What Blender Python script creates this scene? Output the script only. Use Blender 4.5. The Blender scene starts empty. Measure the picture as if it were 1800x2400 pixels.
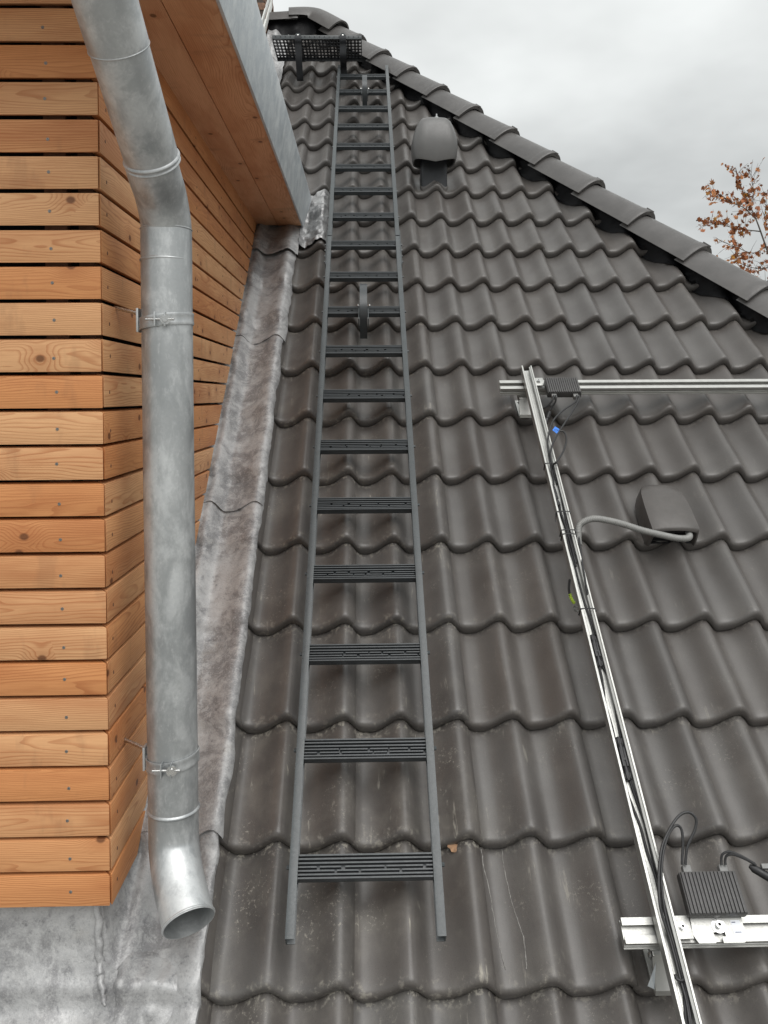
import bpy, bmesh, math, random
from mathutils import Vector, Matrix, noise as mnoise
random.seed(7)
SC = bpy.context.scene
COL = SC.collection
# ------------------------------------------------------------------ camera
RIGHT = Vector((0.99976773, -0.02085408, 0.00611033))
UP = None
CAM = Vector((0.0651594, -1.6853653, 1.2180778))
def cam_axes(yaw, pitch, roll):
    f = Vector((math.sin(yaw)*math.cos(pitch), math.cos(yaw)*math.cos(pitch), math.sin(pitch)))
    r = f.cross(Vector((0, 0, 1))).normalized(); u = r.cross(f)
    c, s = math.cos(roll), math.sin(roll)
    return c*r+s*u, -s*r+c*u, f
cr, cu, cf = cam_axes(0.0206763, -0.0295833, -0.0061130)
cd = bpy.data.cameras.new('camera'); cam = bpy.data.objects.new('camera', cd); COL.objects.link(cam)
cam.matrix_world = Matrix(((cr.x, cu.x, -cf.x, CAM.x), (cr.y, cu.y, -cf.y, CAM.y), (cr.z, cu.z, -cf.z, CAM.z), (0, 0, 0, 1)))
cd.sensor_fit = 'HORIZONTAL'; cd.sensor_width = 36.0; cd.lens = 39.0
cd.shift_y = -(1200-986.76)/1800.0
cd.clip_start = 0.05; cd.clip_end = 2000
SC.camera = cam
SC.cycles.max_bounces = 5; SC.cycles.diffuse_bounces = 3; SC.cycles.glossy_bounces = 3
SC.render.resolution_x = 768; SC.render.resolution_y = 1024
# ------------------------------------------------------------------ light
SUN_EL, SUN_AZ = math.radians(56), math.radians(158)      # azimuth clockwise from +Y
SKY_GAIN = 0.61
SUN_STRENGTH = 1.5
SC.view_settings.view_transform = 'Standard'; SC.view_settings.look = 'None'
SC.view_settings.gamma = 1.0; SC.view_settings.use_curve_mapping = False
SC.view_settings.exposure = 0.52
world = bpy.data.worlds.new('World'); SC.world = world; world.use_nodes = True
wt = world.node_tree; wt.nodes.clear()
def wn(t, **kw):
    n = wt.nodes.new(t)
    for k, v in kw.items(): setattr(n, k, v)
    return n
def wmath(op, a, b=None):
    n = wn('ShaderNodeMath', operation=op)
    for i, x in enumerate((a, b)):
        if x is None: continue
        if isinstance(x, (int, float)): n.inputs[i].default_value = x
        else: wt.links.new(x, n.inputs[i])
    return n.outputs[0]
sky = wn('ShaderNodeTexSky', sky_type='NISHITA', sun_disc=False)
sky.sun_elevation = SUN_EL; sky.sun_rotation = SUN_AZ
bg1 = wn('ShaderNodeBackground'); bg1.inputs[1].default_value = 0.08
wt.links.new(sky.outputs[0], bg1.inputs[0])
tc = wn('ShaderNodeTexCoord'); sep = wn('ShaderNodeSeparateXYZ'); wt.links.new(tc.outputs['Generated'], sep.inputs[0])
zc = wmath('MAXIMUM', sep.outputs[2], 0.0)
grad = wmath('DIVIDE', wmath('ADD', wmath('MULTIPLY', zc, 2.0), 1.0), 3.0)     # overcast: zenith three times the horizon
den = wmath('ADD', zc, 0.25)
cx = wmath('DIVIDE', sep.outputs[0], den); cy = wmath('DIVIDE', sep.outputs[1], den)
comb = wn('ShaderNodeCombineXYZ'); wt.links.new(cx, comb.inputs[0]); wt.links.new(cy, comb.inputs[1]); comb.inputs[2].default_value = 3.7
n1 = wn('ShaderNodeTexNoise'); n1.inputs['Scale'].default_value = 1.15; n1.inputs['Detail'].default_value = 5; n1.inputs['Roughness'].default_value = 0.5
wt.links.new(comb.outputs[0], n1.inputs['Vector'])
ramp = wn('ShaderNodeMapRange'); ramp.inputs[1].default_value = 0.3; ramp.inputs[2].default_value = 0.7; ramp.inputs[3].default_value = 0.60; ramp.inputs[4].default_value = 1.28
wt.links.new(n1.outputs[0], ramp.inputs[0])
val = wmath('MULTIPLY', grad, ramp.outputs[0])
upm = wn('ShaderNodeMapRange'); upm.inputs[1].default_value = -0.03; upm.inputs[2].default_value = 0.03
wt.links.new(sep.outputs[2], upm.inputs[0])
cm = wn('ShaderNodeMix', data_type='RGBA'); cm.inputs[6].default_value = (0.16, 0.15, 0.13, 1)
vcol = wn('ShaderNodeMix', data_type='RGBA', blend_type='MULTIPLY'); vcol.inputs[0].default_value = 1.0
vcol.inputs[6].default_value = (1.62, 1.66, 1.63, 1)
vv = wn('ShaderNodeCombineXYZ')
for i in range(3): wt.links.new(val, vv.inputs[i])
wt.links.new(vv.outputs[0], vcol.inputs[7])
wt.links.new(upm.outputs[0], cm.inputs[0]); wt.links.new(vcol.outputs[2], cm.inputs[7])
bg2 = wn('ShaderNodeBackground'); bg2.inputs[1].default_value = SKY_GAIN; wt.links.new(cm.outputs[2], bg2.inputs[0])
mixs = wn('ShaderNodeMixShader'); mixs.inputs[0].default_value = 0.93
wt.links.new(bg1.outputs[0], mixs.inputs[1]); wt.links.new(bg2.outputs[0], mixs.inputs[2])
wo = wn('ShaderNodeOutputWorld'); wt.links.new(mixs.outputs[0], wo.inputs[0])
sd = bpy.data.lights.new('sun', 'SUN'); sd.energy = SUN_STRENGTH; sd.angle = math.radians(50); sd.color = (1.0, 0.98, 0.955)
sun = bpy.data.objects.new('sun', sd); COL.objects.link(sun)
sdir = Vector((math.sin(SUN_AZ)*math.cos(SUN_EL), math.cos(SUN_AZ)*math.cos(SUN_EL), math.sin(SUN_EL)))
sun.rotation_euler = sdir.to_track_quat('Z', 'Y').to_euler(); sun.location = (0, -4, 12)

# ------------------------------------------------------------------ roof frame
A = 0.70265034; CA, SA = math.cos(A), math.sin(A)
G = 0.30224; TW = 0.30; AMP = 0.046
RM = Matrix.Rotation(A, 4, 'X')
def W(u, v, n): return Vector((u, v*CA-n*SA, v*SA+n*CA))
def hwave(u):
    t = (u/0.15) % 1.0
    if t < 0.33: return 0.5+0.5*math.cos(math.pi*t/0.33)
    x = (t-0.33)/0.67
    return 0.5-0.5*math.cos(math.pi*x**1.45)
def hip_u(v): return 1.203-0.535*(v-3.6)
HDIR = Vector((0.535, -1.0, 0)).normalized()      # down the hip, in u,v
HPER = Vector((0.8817, 0.4717, 0))                # across it, to the far side
VRIDGE = 6.30

# ------------------------------------------------------------------ builders
class MB:
    def __init__(s): s.v = []; s.f = []
    def add(s, vs, fs):
        o = len(s.v); s.v += [tuple(x) for x in vs]; s.f += [[i+o for i in f] for f in fs]
    def box(s, a, b, M=None):
        x0, y0, z0 = a; x1, y1, z1 = b
        vs = [Vector(p) for p in ((x0,y0,z0),(x1,y0,z0),(x1,y1,z0),(x0,y1,z0),(x0,y0,z1),(x1,y0,z1),(x1,y1,z1),(x0,y1,z1))]
        if M: vs = [M @ p for p in vs]
        s.add(vs, [[0,3,2,1],[4,5,6,7],[0,1,5,4],[1,2,6,5],[2,3,7,6],[3,0,4,7]])
    def grid(s, rows, closed=False):
        o = len(s.v); m = len(rows[0])
        for r in rows: s.v += [tuple(p) for p in r]
        for i in range(len(rows)-1):
            for j in range(m if closed else m-1):
                k = (j+1) % m
                s.f.append([o+i*m+j, o+i*m+k, o+(i+1)*m+k, o+(i+1)*m+j])
    def tube(s, pts, r, seg=10, caps=True, rs=None):
        pts = [Vector(p) for p in pts]; rows = []
        t0 = (pts[1]-pts[0]).normalized()
        ref = Vector((0, 0, 1)) if abs(t0.z) < 0.9 else Vector((1, 0, 0))
        nrm = (ref-ref.dot(t0)*t0).normalized()
        for i, p in enumerate(pts):
            if i == 0: t = t0
            elif i == len(pts)-1: t = (pts[i]-pts[i-1]).normalized()
            else: t = ((pts[i+1]-p).normalized()+(p-pts[i-1]).normalized()).normalized()
            nrm = (nrm-nrm.dot(t)*t).normalized(); b = t.cross(nrm)
            rr = rs[i] if rs else r
            rows.append([p+rr*(math.cos(2*math.pi*j/seg)*nrm+math.sin(2*math.pi*j/seg)*b) for j in range(seg)])
        o = len(s.v); s.grid(rows, True)
        if caps:
            s.f.append([o+j for j in range(seg)][::-1]); e = o+(len(pts)-1)*seg; s.f.append([e+j for j in range(seg)])
    def prism(s, prof, p0, p1, ax, ay, caps=True):
        """profile (x,y) pairs swept from p0 to p1, axes ax, ay"""
        p0, p1, ax, ay = Vector(p0), Vector(p1), Vector(ax), Vector(ay)
        rows = [[p+x*ax+y*ay for x, y in prof] for p in (p0, p1)]
        o = len(s.v); m = len(prof); s.grid(rows, True)
        if caps: s.f.append([o+j for j in range(m)][::-1]); s.f.append([o+m+j for j in range(m)])
    def disc(s, c, axis, r, h, seg=14, r2=None):
        c = Vector(c); axis = Vector(axis).normalized()
        s.tube([c, c+axis*h], r, seg, True, [r, r if r2 is None else r2])
    def mesh(s, name, mat, smooth=True, ang=38, bevel=0):
        me = bpy.data.meshes.new(name); me.from_pydata(s.v, [], s.f); me.update()
        bm = bmesh.new(); bm.from_mesh(me)
        bmesh.ops.remove_doubles(bm, verts=bm.verts, dist=1e-6)
        bmesh.ops.recalc_face_normals(bm, faces=bm.faces)
        if bevel:
            es = [e for e in bm.edges if len(e.link_faces) == 2 and e.calc_face_angle(0) > 0.6]
            bmesh.ops.bevel(bm, geom=es, offset=bevel, segments=2, profile=0.6, affect='EDGES', clamp_overlap=True)
        finish(bm, me, mat, smooth, ang); return me
def finish(bm, me, mat, smooth=True, ang=38):
    for f in bm.faces: f.smooth = smooth
    th = math.radians(ang)
    for e in bm.edges:
        if len(e.link_faces) == 2 and e.calc_face_angle(0) > th: e.smooth = False
    bm.to_mesh(me); bm.free(); me.materials.append(mat)
def link(name, data, parent=None, M=None):
    o = bpy.data.objects.new(name, data); COL.objects.link(o)
    if parent: o.parent = parent
    if M is not None: o.matrix_local = M
    return o
def part(name, mb, mat, parent, **k):
    M = k.pop('M', None); return link(name, mb.mesh(name, mat, **k), parent, M)
def thing(name, label, cat, loc=(0, 0, 0), roof=False, group=None):
    o = bpy.data.objects.new(name, None); COL.objects.link(o); o.empty_display_size = 0.1
    o.matrix_world = Matrix.Translation(W(*loc)) @ RM if roof else Matrix.Translation(loc)
    o['label'] = label; o['category'] = cat
    if group: o['group'] = group
    return o
def tag(o, label, cat, group=None):
    o['label'] = label; o['category'] = cat
    if group: o['group'] = group
    return o
def spline(pts, n=8):
    P = [Vector(p) for p in pts]; P = [2*P[0]-P[1]]+P+[2*P[-1]-P[-2]]; out = []
    for i in range(1, len(P)-2):
        for k in range(n):
            t = k/n; a, b, c, d = P[i-1:i+3]
            out.append(0.5*((2*b)+(c-a)*t+(2*a-5*b+4*c-d)*t*t+(-a+3*b-3*c+d)*t**3))
    out.append(P[-2]); return out

# ------------------------------------------------------------------ materials
class Mat:
    def __init__(s, name, rough=0.5, metal=0.0, col=(0.5, 0.5, 0.5), spec=0.5):
        s.m = bpy.data.materials.new(name); s.m.use_nodes = True; s.t = s.m.node_tree
        s.b = s.t.nodes['Principled BSDF']; s.b.inputs['Base Color'].default_value = (*col, 1)
        s.b.inputs['Roughness'].default_value = rough; s.b.inputs['Metallic'].default_value = metal
        s.b.inputs['Specular IOR Level'].default_value = spec
    def n(s, t, ins=None, **kw):
        nd = s.t.nodes.new(t)
        for k, v in kw.items(): setattr(nd, k, v)
        for k, v in (ins or {}).items(): s.put(nd.inputs[k], v)
        return nd
    def put(s, inp, v):
        if isinstance(v, bpy.types.NodeSocket): s.t.links.new(v, inp)
        elif isinstance(v, (tuple, list)) and len(v) == 3 and inp.type == 'RGBA': inp.default_value = (*v, 1)
        else: inp.default_value = v
    def math(s, op, a, b=0.0, c=None, clamp=False):
        nd = s.n('ShaderNodeMath', operation=op, use_clamp=clamp); s.put(nd.inputs[0], a); s.put(nd.inputs[1], b)
        if c is not None: s.put(nd.inputs[2], c)
        return nd.outputs[0]
    def noise(s, vec, scale, detail=3, rough=0.5, dist=0.0):
        return s.n('ShaderNodeTexNoise', {'Vector': vec, 'Scale': scale, 'Detail': detail, 'Roughness': rough, 'Distortion': dist}).outputs[0]
    def map(s, vec, scale=(1, 1, 1), loc=(0, 0, 0)):
        return s.n('ShaderNodeMapping', {'Vector': vec, 'Scale': scale, 'Location': loc}).outputs[0]
    def rng(s, v, a, b, c=0.0, d=1.0):
        nd = s.n('ShaderNodeMapRange', {0: v, 1: a, 2: b, 3: c, 4: d}); nd.interpolation_type = 'SMOOTHSTEP'; return nd.outputs[0]
    def mix(s, f, a, b, mode='MIX'):
        nd = s.n('ShaderNodeMix', data_type='RGBA', blend_type=mode); s.put(nd.inputs[0], f); s.put(nd.inputs[6], a); s.put(nd.inputs[7], b)
        return nd.outputs[2]
    def obj(s): return s.n('ShaderNodeTexCoord').outputs['Object']
    def rand(s): return s.n('ShaderNodeObjectInfo').outputs['Random']
    def offs(s, vec, k=37.0):
        r = s.rand(); cb = s.n('ShaderNodeCombineXYZ', {0: s.math('MULTIPLY', r, k), 1: s.math('MULTIPLY', r, k*1.7), 2: s.math('MULTIPLY', r, k*0.6)})
        return s.n('ShaderNodeVectorMath', {0: vec, 1: cb.outputs[0]}, operation='ADD').outputs[0]
    def pos(s): return s.n('ShaderNodeNewGeometry').outputs['Position']
    def attr(s, name): return s.n('ShaderNodeAttribute', attribute_type='OBJECT', attribute_name=name).outputs['Fac']
    def bump(s, h, strength=0.3, dist=0.01):
        nd = s.n('ShaderNodeBump', {'Height': h, 'Strength': strength, 'Distance': dist}); s.t.links.new(nd.outputs[0], s.b.inputs['Normal']); return nd
    def col(s, c): s.put(s.b.inputs['Base Color'], c)
    def rough(s, r): s.put(s.b.inputs['Roughness'], r)

def m_tile():
    m = Mat('glazed_concrete_tile', 0.34, spec=0.62); lo = m.obj(); o = m.offs(lo); r = m.rand(); wear = m.attr('wear')
    blot = m.noise(o, 4.0, 3, 0.5)
    base = m.mix(m.rng(blot, 0.35, 0.68), (0.074, 0.068, 0.064), (0.100, 0.094, 0.089))
    base = m.mix(m.math('MULTIPLY', r, 0.45), base, (0.082, 0.070, 0.062))
    grit = m.noise(o, 520, 2, 0.7)
    base = m.mix(m.math('MULTIPLY', m.rng(grit, 0.60, 0.72), 0.30), base, (0.15, 0.14, 0.125))
    base = m.mix(m.math('MULTIPLY', m.rng(grit, 0.30, 0.40, 1.0, 0.0), 0.5), base, (0.02, 0.018, 0.016))
    big = m.noise(o, 8.5, 5, 0.65)
    patch = m.rng(big, 0.50, 0.62)
    st = m.noise(m.map(o, (95, 8, 40)), 1.0, 4, 0.65, 0.5)
    streak = m.math('MULTIPLY', m.rng(st, 0.60, 0.67), m.math('MULTIPLY', patch, 0.6))
    lich = m.math('MULTIPLY', m.rng(m.noise(o, 130, 5, 0.75), 0.57, 0.63), m.rng(m.noise(m.map(o, (1, 1, 1), (3, 8, 1)), 10, 3, 0.55), 0.52, 0.64))
    film = m.math('MULTIPLY', m.rng(big, 0.42, 0.75), 0.16)
    yy = m.n('ShaderNodeSeparateXYZ', {0: lo}).outputs[1]
    lap = m.math('MULTIPLY', m.math('MULTIPLY', m.rng(yy, 0.265, 0.297), m.rng(m.noise(o, 60, 5, 0.7), 0.5, 0.62)), 0.7)
    edge = m.math('MULTIPLY', m.math('MULTIPLY', m.rng(yy, 0.010, 0.035, 1.0, 0.0), m.rng(m.noise(o, 48, 5, 0.7), 0.52, 0.68)), 0.42)
    dirt = m.math('ADD', m.math('ADD', m.math('MULTIPLY', streak, 0.9), m.math('MULTIPLY', lich, 0.55)), m.math('ADD', film, m.math('ADD', lap, edge)))
    dirt = m.math('MULTIPLY', dirt, wear, clamp=True)
    base = m.mix(dirt, base, (0.36, 0.335, 0.285)); m.col(base)
    m.rough(m.math('ADD', m.rng(m.noise(o, 11, 4, 0.6), 0.3, 0.7, 0.36, 0.48), m.math('MULTIPLY', dirt, 0.5), clamp=True))
    h = m.math('ADD', m.math('MULTIPLY', grit, 0.30), m.math('MULTIPLY', m.noise(o, 60, 3, 0.6), 0.5))
    m.bump(h, 0.20, 0.003); return m.m
def m_wood(name, tint, dark):
    m = Mat(name, 0.58, spec=0.35); o = m.obj(); r = m.rand(); q = m.offs(o, 23.0)
    sx = m.n('ShaderNodeSeparateXYZ', {0: o}).outputs
    warp = m.noise(m.map(q, (1.6, 9, 9)), 1.0, 3, 0.5)
    warp2 = m.noise(m.map(q, (7, 30, 30)), 1.0, 2, 0.5)
    # knots: sparse cells stretched along the grain
    qs = m.n('ShaderNodeSeparateXYZ', {0: q}).outputs
    kv = m.n('ShaderNodeCombineXYZ', {0: m.math('MULTIPLY', qs[0], 8.5), 1: m.math('MULTIPLY', qs[2], 11.0)}).outputs[0]
    vor = m.n('ShaderNodeTexVoronoi', {'Vector': kv, 'Scale': 1.0, 'Randomness': 1.0}, voronoi_dimensions='2D')
    kd = vor.outputs['Distance']; kc = m.n('ShaderNodeSeparateColor', {0: vor.outputs['Color']}).outputs[0]
    has = m.math('GREATER_THAN', kc, 0.80)
    swirl = m.math('MULTIPLY', m.rng(kd, 0.0, 0.46, 1.0, 0.0), has)
    knot = m.math('MULTIPLY', m.rng(kd, 0.05, 0.105, 1.0, 0.0), has)
    yo = m.math('SUBTRACT', sx[2], m.math('MULTIPLY_ADD', r, 0.13, -0.055))
    zo = m.math('ADD', sx[1], m.math('MULTIPLY_ADD', m.math('FRACT', m.math('MULTIPLY', r, 7.3)), 0.05, 0.012))
    rad = m.math('SQRT', m.math('ADD', m.math('MULTIPLY', yo, yo), m.math('MULTIPLY', zo, zo)))
    rad = m.math('ADD', rad, m.math('MULTIPLY', warp, 0.055))
    rad = m.math('ADD', rad, m.math('MULTIPLY', warp2, 0.004))
    rad = m.math('ADD', rad, m.math('MULTIPLY', swirl, 0.016))
    ring = m.math('FRACT', m.math('MULTIPLY', rad, 265.0))
    late = m.math('MULTIPLY', m.rng(ring, 0.45, 0.93), m.rng(ring, 0.94, 1.0, 1.0, 0.0))
    fib = m.noise(m.map(q, (14, 520, 520)), 1.0, 3, 0.6)
    tone = m.noise(m.map(q, (2.4, 14, 10)), 1.0, 3, 0.6)
    rr = m.math('FRACT', m.math('MULTIPLY', r, 17.7))
    base = m.mix(m.rng(rr, 0.1, 0.9), tint, tuple(a*b for a, b in zip(tint, (1.10, 1.40, 1.80))))
    base = m.mix(m.rng(tone, 0.4, 0.72, 0.0, 0.5), base, dark)
    base = m.mix(m.math('MULTIPLY', late, m.rng(warp, 0.3, 0.7, 0.3, 0.62)), base, dark)
    base = m.mix(m.math('MULTIPLY', swirl, 0.35), base, dark)
    base = m.mix(m.math('MULTIPLY', knot, 0.85), base, (0.12, 0.045, 0.018))
    stain = m.math('MULTIPLY', m.rng(m.noise(m.map(q, (11, 3, 4)), 1.0, 4, 0.6), 0.58, 0.68), 0.22)
    base = m.mix(stain, base, (0.23, 0.12, 0.065))
    base = m.mix(m.rng(fib, 0.35, 0.75, 0.0, 0.22), base, tuple(c*0.7 for c in dark)); m.col(base)
    m.rough(m.rng(fib, 0.2, 0.8, 0.5, 0.68))
    m.bump(m.math('ADD', m.math('MULTIPLY', late, 0.5), m.math('MULTIPLY', fib, 0.6)), 0.25, 0.0015); return m.m
def m_lead(name='weathered_lead', metal=0.25, dr=0.0):
    m = Mat(name, 0.5, metal); o = m.pos()
    a = m.noise(o, 7.0, 7, 0.68, 0.6); b = m.noise(o, 34, 7, 0.74, 0.5); c = m.noise(o, 210, 4, 0.7)
    base = m.mix(m.rng(a, 0.40, 0.60), (0.235, 0.233, 0.236), (0.42, 0.42, 0.42))
    base = m.mix(m.math('MULTIPLY', m.rng(b, 0.50, 0.62), 0.55), base, (0.50, 0.50, 0.495))
    base = m.mix(m.math('MULTIPLY', m.rng(b, 0.33, 0.45, 1.0, 0.0), 0.5), base, (0.12, 0.12, 0.128))
    base = m.mix(m.math('MULTIPLY', m.rng(c, 0.52, 0.66), 0.35), base, (0.55, 0.55, 0.54))
    base = m.mix(m.math('MULTIPLY', m.rng(c, 0.32, 0.44, 1.0, 0.0), 0.4), base, (0.13, 0.132, 0.14))
    base = m.mix(m.math('MULTIPLY', m.rng(m.noise(m.map(o, (1, 1, 1), (4, 2, 9)), 9, 4, 0.6), 0.62, 0.74), 0.14), base, (0.42, 0.38, 0.31))
    m.col(base); m.rough(m.rng(b, 0.3, 0.7, 0.36-dr, 0.62-dr))
    m.bump(m.math('ADD', m.math('MULTIPLY', m.noise(o, 45, 4, 0.6, 0.8), 1.0), m.math('MULTIPLY', c, 0.35)), 0.35, 0.004); return m.m
def m_zinc(name, lo, hi, scale=22, rough=(0.3, 0.5), metal=0.8, stretch=(1, 1, 1)):
    m = Mat(name, 0.4, metal); o = m.map(m.obj(), stretch)
    a = m.noise(o, scale, 6, 0.7, 0.3); b = m.noise(o, scale*5, 4, 0.7); v = m.n('ShaderNodeTexVoronoi', {'Vector': m.obj(), 'Scale': 190.0}).outputs['Color']
    sp = m.n('ShaderNodeSeparateColor', {0: v}).outputs[0]
    base = m.mix(m.math('ADD', m.math('MULTIPLY', m.rng(a, 0.42, 0.60), 0.6), m.math('MULTIPLY', m.rng(m.noise(o, scale*0.35, 3, 0.6), 0.4, 0.6), 0.4)), lo, hi)
    base = m.mix(m.math('MULTIPLY', m.rng(b, 0.55, 0.75), 0.35), base, tuple(min(0.8, c*1.35) for c in hi))
    base = m.mix(m.math('MULTIPLY', sp, 0.12), base, (0.25, 0.27, 0.29)); m.col(base)
    m.rough(m.math('ADD', m.rng(a, 0.3, 0.7, *rough), m.math('MULTIPLY', sp, 0.06)))
    m.bump(m.math('ADD', a, m.math('MULTIPLY', b, 0.3)), 0.10, 0.003); return m.m
def m_plain(name, col, rough, metal=0.0, var=0.25, scale=40, bump=0.06, spec=0.5):
    m = Mat(name, rough, metal, spec=spec); o = m.offs(m.obj(), 11)
    a = m.noise(o, scale, 5, 0.6); b = m.noise(o, scale*9, 3, 0.6)
    m.col(m.mix(m.rng(a, 0.3, 0.7), tuple(c*(1-var) for c in col), tuple(min(1, c*(1+var*0.6)) for c in col)))
    m.rough(m.rng(b, 0.3, 0.7, max(0.05, rough-0.08), min(1, rough+0.08))); m.bump(b, bump, 0.001); return m.m
M_TILE = m_tile()
M_HIP = m_plain('ridge_tile_glaze', (0.088, 0.083, 0.080), 0.42, 0, 0.18, 9, 0.12)
M_BOARD = m_wood('larch_board', (0.65, 0.290, 0.112), (0.38, 0.120, 0.038))
M_SOFFIT = m_wood('soffit_plank', (0.72, 0.350, 0.165), (0.45, 0.165, 0.06))
M_LEAD = m_lead(); M_LEADN = m_lead('bright_new_lead', 0.6, 0.06)
M_PIPE = m_zinc('galvanised_pipe', (0.36, 0.375, 0.38), (0.62, 0.635, 0.635), 15, (0.3, 0.5), 0.65, (1, 1, 0.5))
M_FASCIA = m_zinc('galvanised_fascia', (0.50, 0.545, 0.575), (0.70, 0.735, 0.745), 16, (0.38, 0.55), 0.35, (6, 1, 0.5))
M_PAINT = m_plain('anthracite_powder_coat', (0.054, 0.062, 0.065), 0.34, 0, 0.12, 25)
M_RUNG = m_plain('rung_coat_hook_shade', (0.042, 0.048, 0.052), 0.38, 0, 0.15, 25)
M_PAINTD = m_plain('black_coated_steel', (0.022, 0.024, 0.028), 0.4, 0, 0.2, 25)
M_ALU = m_plain('bare_aluminium', (0.46, 0.46, 0.44), 0.44, 0.8, 0.08, 30, 0.03)
M_STEEL = m_plain('stainless_steel', (0.62, 0.62, 0.61), 0.25, 1.0, 0.1, 60, 0.03)
M_SCREW = m_plain('screw_head_steel', (0.30, 0.29, 0.27), 0.45, 0.8, 0.4, 900, 0.2)
M_BLACKP = m_plain('black_plastic', (0.018, 0.018, 0.019), 0.45, 0, 0.2, 60)
M_CABLE = m_plain('cable_sheath', (0.022, 0.022, 0.023), 0.5, 0, 0.2, 60)
M_ALUBLK = m_plain('anodised_black', (0.058, 0.056, 0.055), 0.48, 0.1, 0.15, 40)
M_GREYP = m_plain('grey_plastic', (0.20, 0.20, 0.195), 0.5, 0, 0.12, 60)
M_VENT = m_plain('vent_plastic', (0.115, 0.113, 0.110), 0.4, 0, 0.08, 12)
M_HOOD = m_plain('vent_hood_clay', (0.078, 0.071, 0.066), 0.45, 0, 0.1, 30)
M_CONDUIT = m_plain('grey_corrugated_plastic', (0.25, 0.25, 0.24), 0.45, 0, 0.08, 40)
M_SEAL = m_plain('black_hip_roll', (0.007, 0.007, 0.008), 0.5, 0, 0.3, 60, 0.9, 0.18)
M_DARK = m_plain('black_membrane', (0.008, 0.008, 0.008), 0.8, 0, 0.3, 20)
M_BATTEN = m_plain('batten_wood', (0.13, 0.06, 0.03), 0.7, 0, 0.3, 60)
M_BLUE = m_plain('blue_tape', (0.03, 0.20, 0.72), 0.4, 0, 0.12, 90)
M_INK = m_plain('marker_ink', (0.01, 0.02, 0.10), 0.6)
M_YG = m_plain('yellow_green_sleeve', (0.45, 0.62, 0.05), 0.45, 0, 0.1, 90)
M_WHITE = m_plain('white_sticker', (0.78, 0.80, 0.84), 0.5, 0, 0.03, 60)
M_WPAINT = m_plain('white_flashing', (0.72, 0.73, 0.70), 0.5, 0, 0.12, 20)
M_BRICK = m_plain('brown_brick', (0.20, 0.115, 0.075), 0.85, 0, 0.4, 60, 0.4)
M_MORTAR = m_plain('mortar', (0.08, 0.065, 0.055), 0.95, 0, 0.2, 60, 0.4)
M_LEAF = m_plain('autumn_leaf', (0.33, 0.105, 0.030), 0.6, 0, 0.55, 9, 0.1)
M_LEAFY = m_plain('yellow_leaf', (0.62, 0.30, 0.03), 0.6, 0, 0.3, 9, 0.1)
M_BARK = m_plain('plane_bark', (0.11, 0.095, 0.08), 0.85, 0, 0.4, 8, 0.4)
M_BOUNCE_GROUND = m_plain('pale_bounce_ground', (0.31, 0.30, 0.28), 0.9, 0, 0.5, 0.3, 0.3)  # unseen ground, made pale to bounce light up to the soffit
M_RENDER = m_plain('house_render', (0.45, 0.42, 0.37), 0.9, 0, 0.15, 4, 0.2)
M_DRY = m_plain('dry_leaf_brown', (0.30, 0.17, 0.09), 0.7, 0, 0.4, 120, 0.2)
M_DRIP = m_plain('lime_runs', (0.25, 0.24, 0.225), 0.8, 0, 0.3, 200, 0.2)

# ------------------------------------------------------------------ ground
gb = MB(); gb.box((-600, -600, -6.3), (600, 900, -6.0))
go = link('ground', gb.mesh('ground', M_BOUNCE_GROUND)); go['kind'] = 'structure'

# ------------------------------------------------------------------ house, roof deck, tiles
house = thing('house', 'house roof of dark grey brown wavy interlocking tiles with a hip', 'house', (0, 0, 0))
dk = MB(); HB = -0.115
RU0, RV0 = -2.2, -1.35
def hipline(v): return (hip_u(v), v)
hu0 = hip_u(RV0); hu1 = hip_u(VRIDGE)
front = [W(RU0, RV0, HB), W(hu0, RV0, HB), W(hu1, VRIDGE, HB), W(RU0, VRIDGE, HB)]
hd = (W(hu0, RV0, 0)-W(hu1, VRIDGE, 0)).normalized()
hn = hd.cross(Vector((0, 1, 0))).normalized()
if hn.z < 0: hn = -hn
RN = Vector((0, -SA, CA))
far_eave = Vector((front[1].x, front[1].y+9.0, front[1].z))
far_top = Vector((front[2].x, front[2].y+0.02, front[2].z))
dk.add(front, [[0, 1, 2, 3]])
dk.add([front[1], far_eave, front[2]], [[0, 1, 2]])
dk.add([front[3], front[2], far_eave, Vector((RU0, far_eave.y, front[1].z))], [[0, 1, 2, 3]])
deck = part('roof_deck', dk, M_DARK, house, smooth=False)
wl = MB(); ez = W(0, RV0, HB).z
wl.box((RU0, W(0, RV0, 0).y+0.35, -6.0), (hu0-0.35, far_eave.y-0.3, ez-0.02))
part('wall', wl, M_RENDER, house, smooth=False)
gt = MB(); yb = W(0, RV0, 0).y-0.07; gz = ez-0.03
gt.grid([[(x, yb+0.07*math.sin(a), gz-0.07*math.cos(a)) for a in [math.pi*(k/10-0.5) for k in range(11)]] for x in (RU0, hu0)])
part('gutter', gt, M_PIPE, house)

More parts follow.
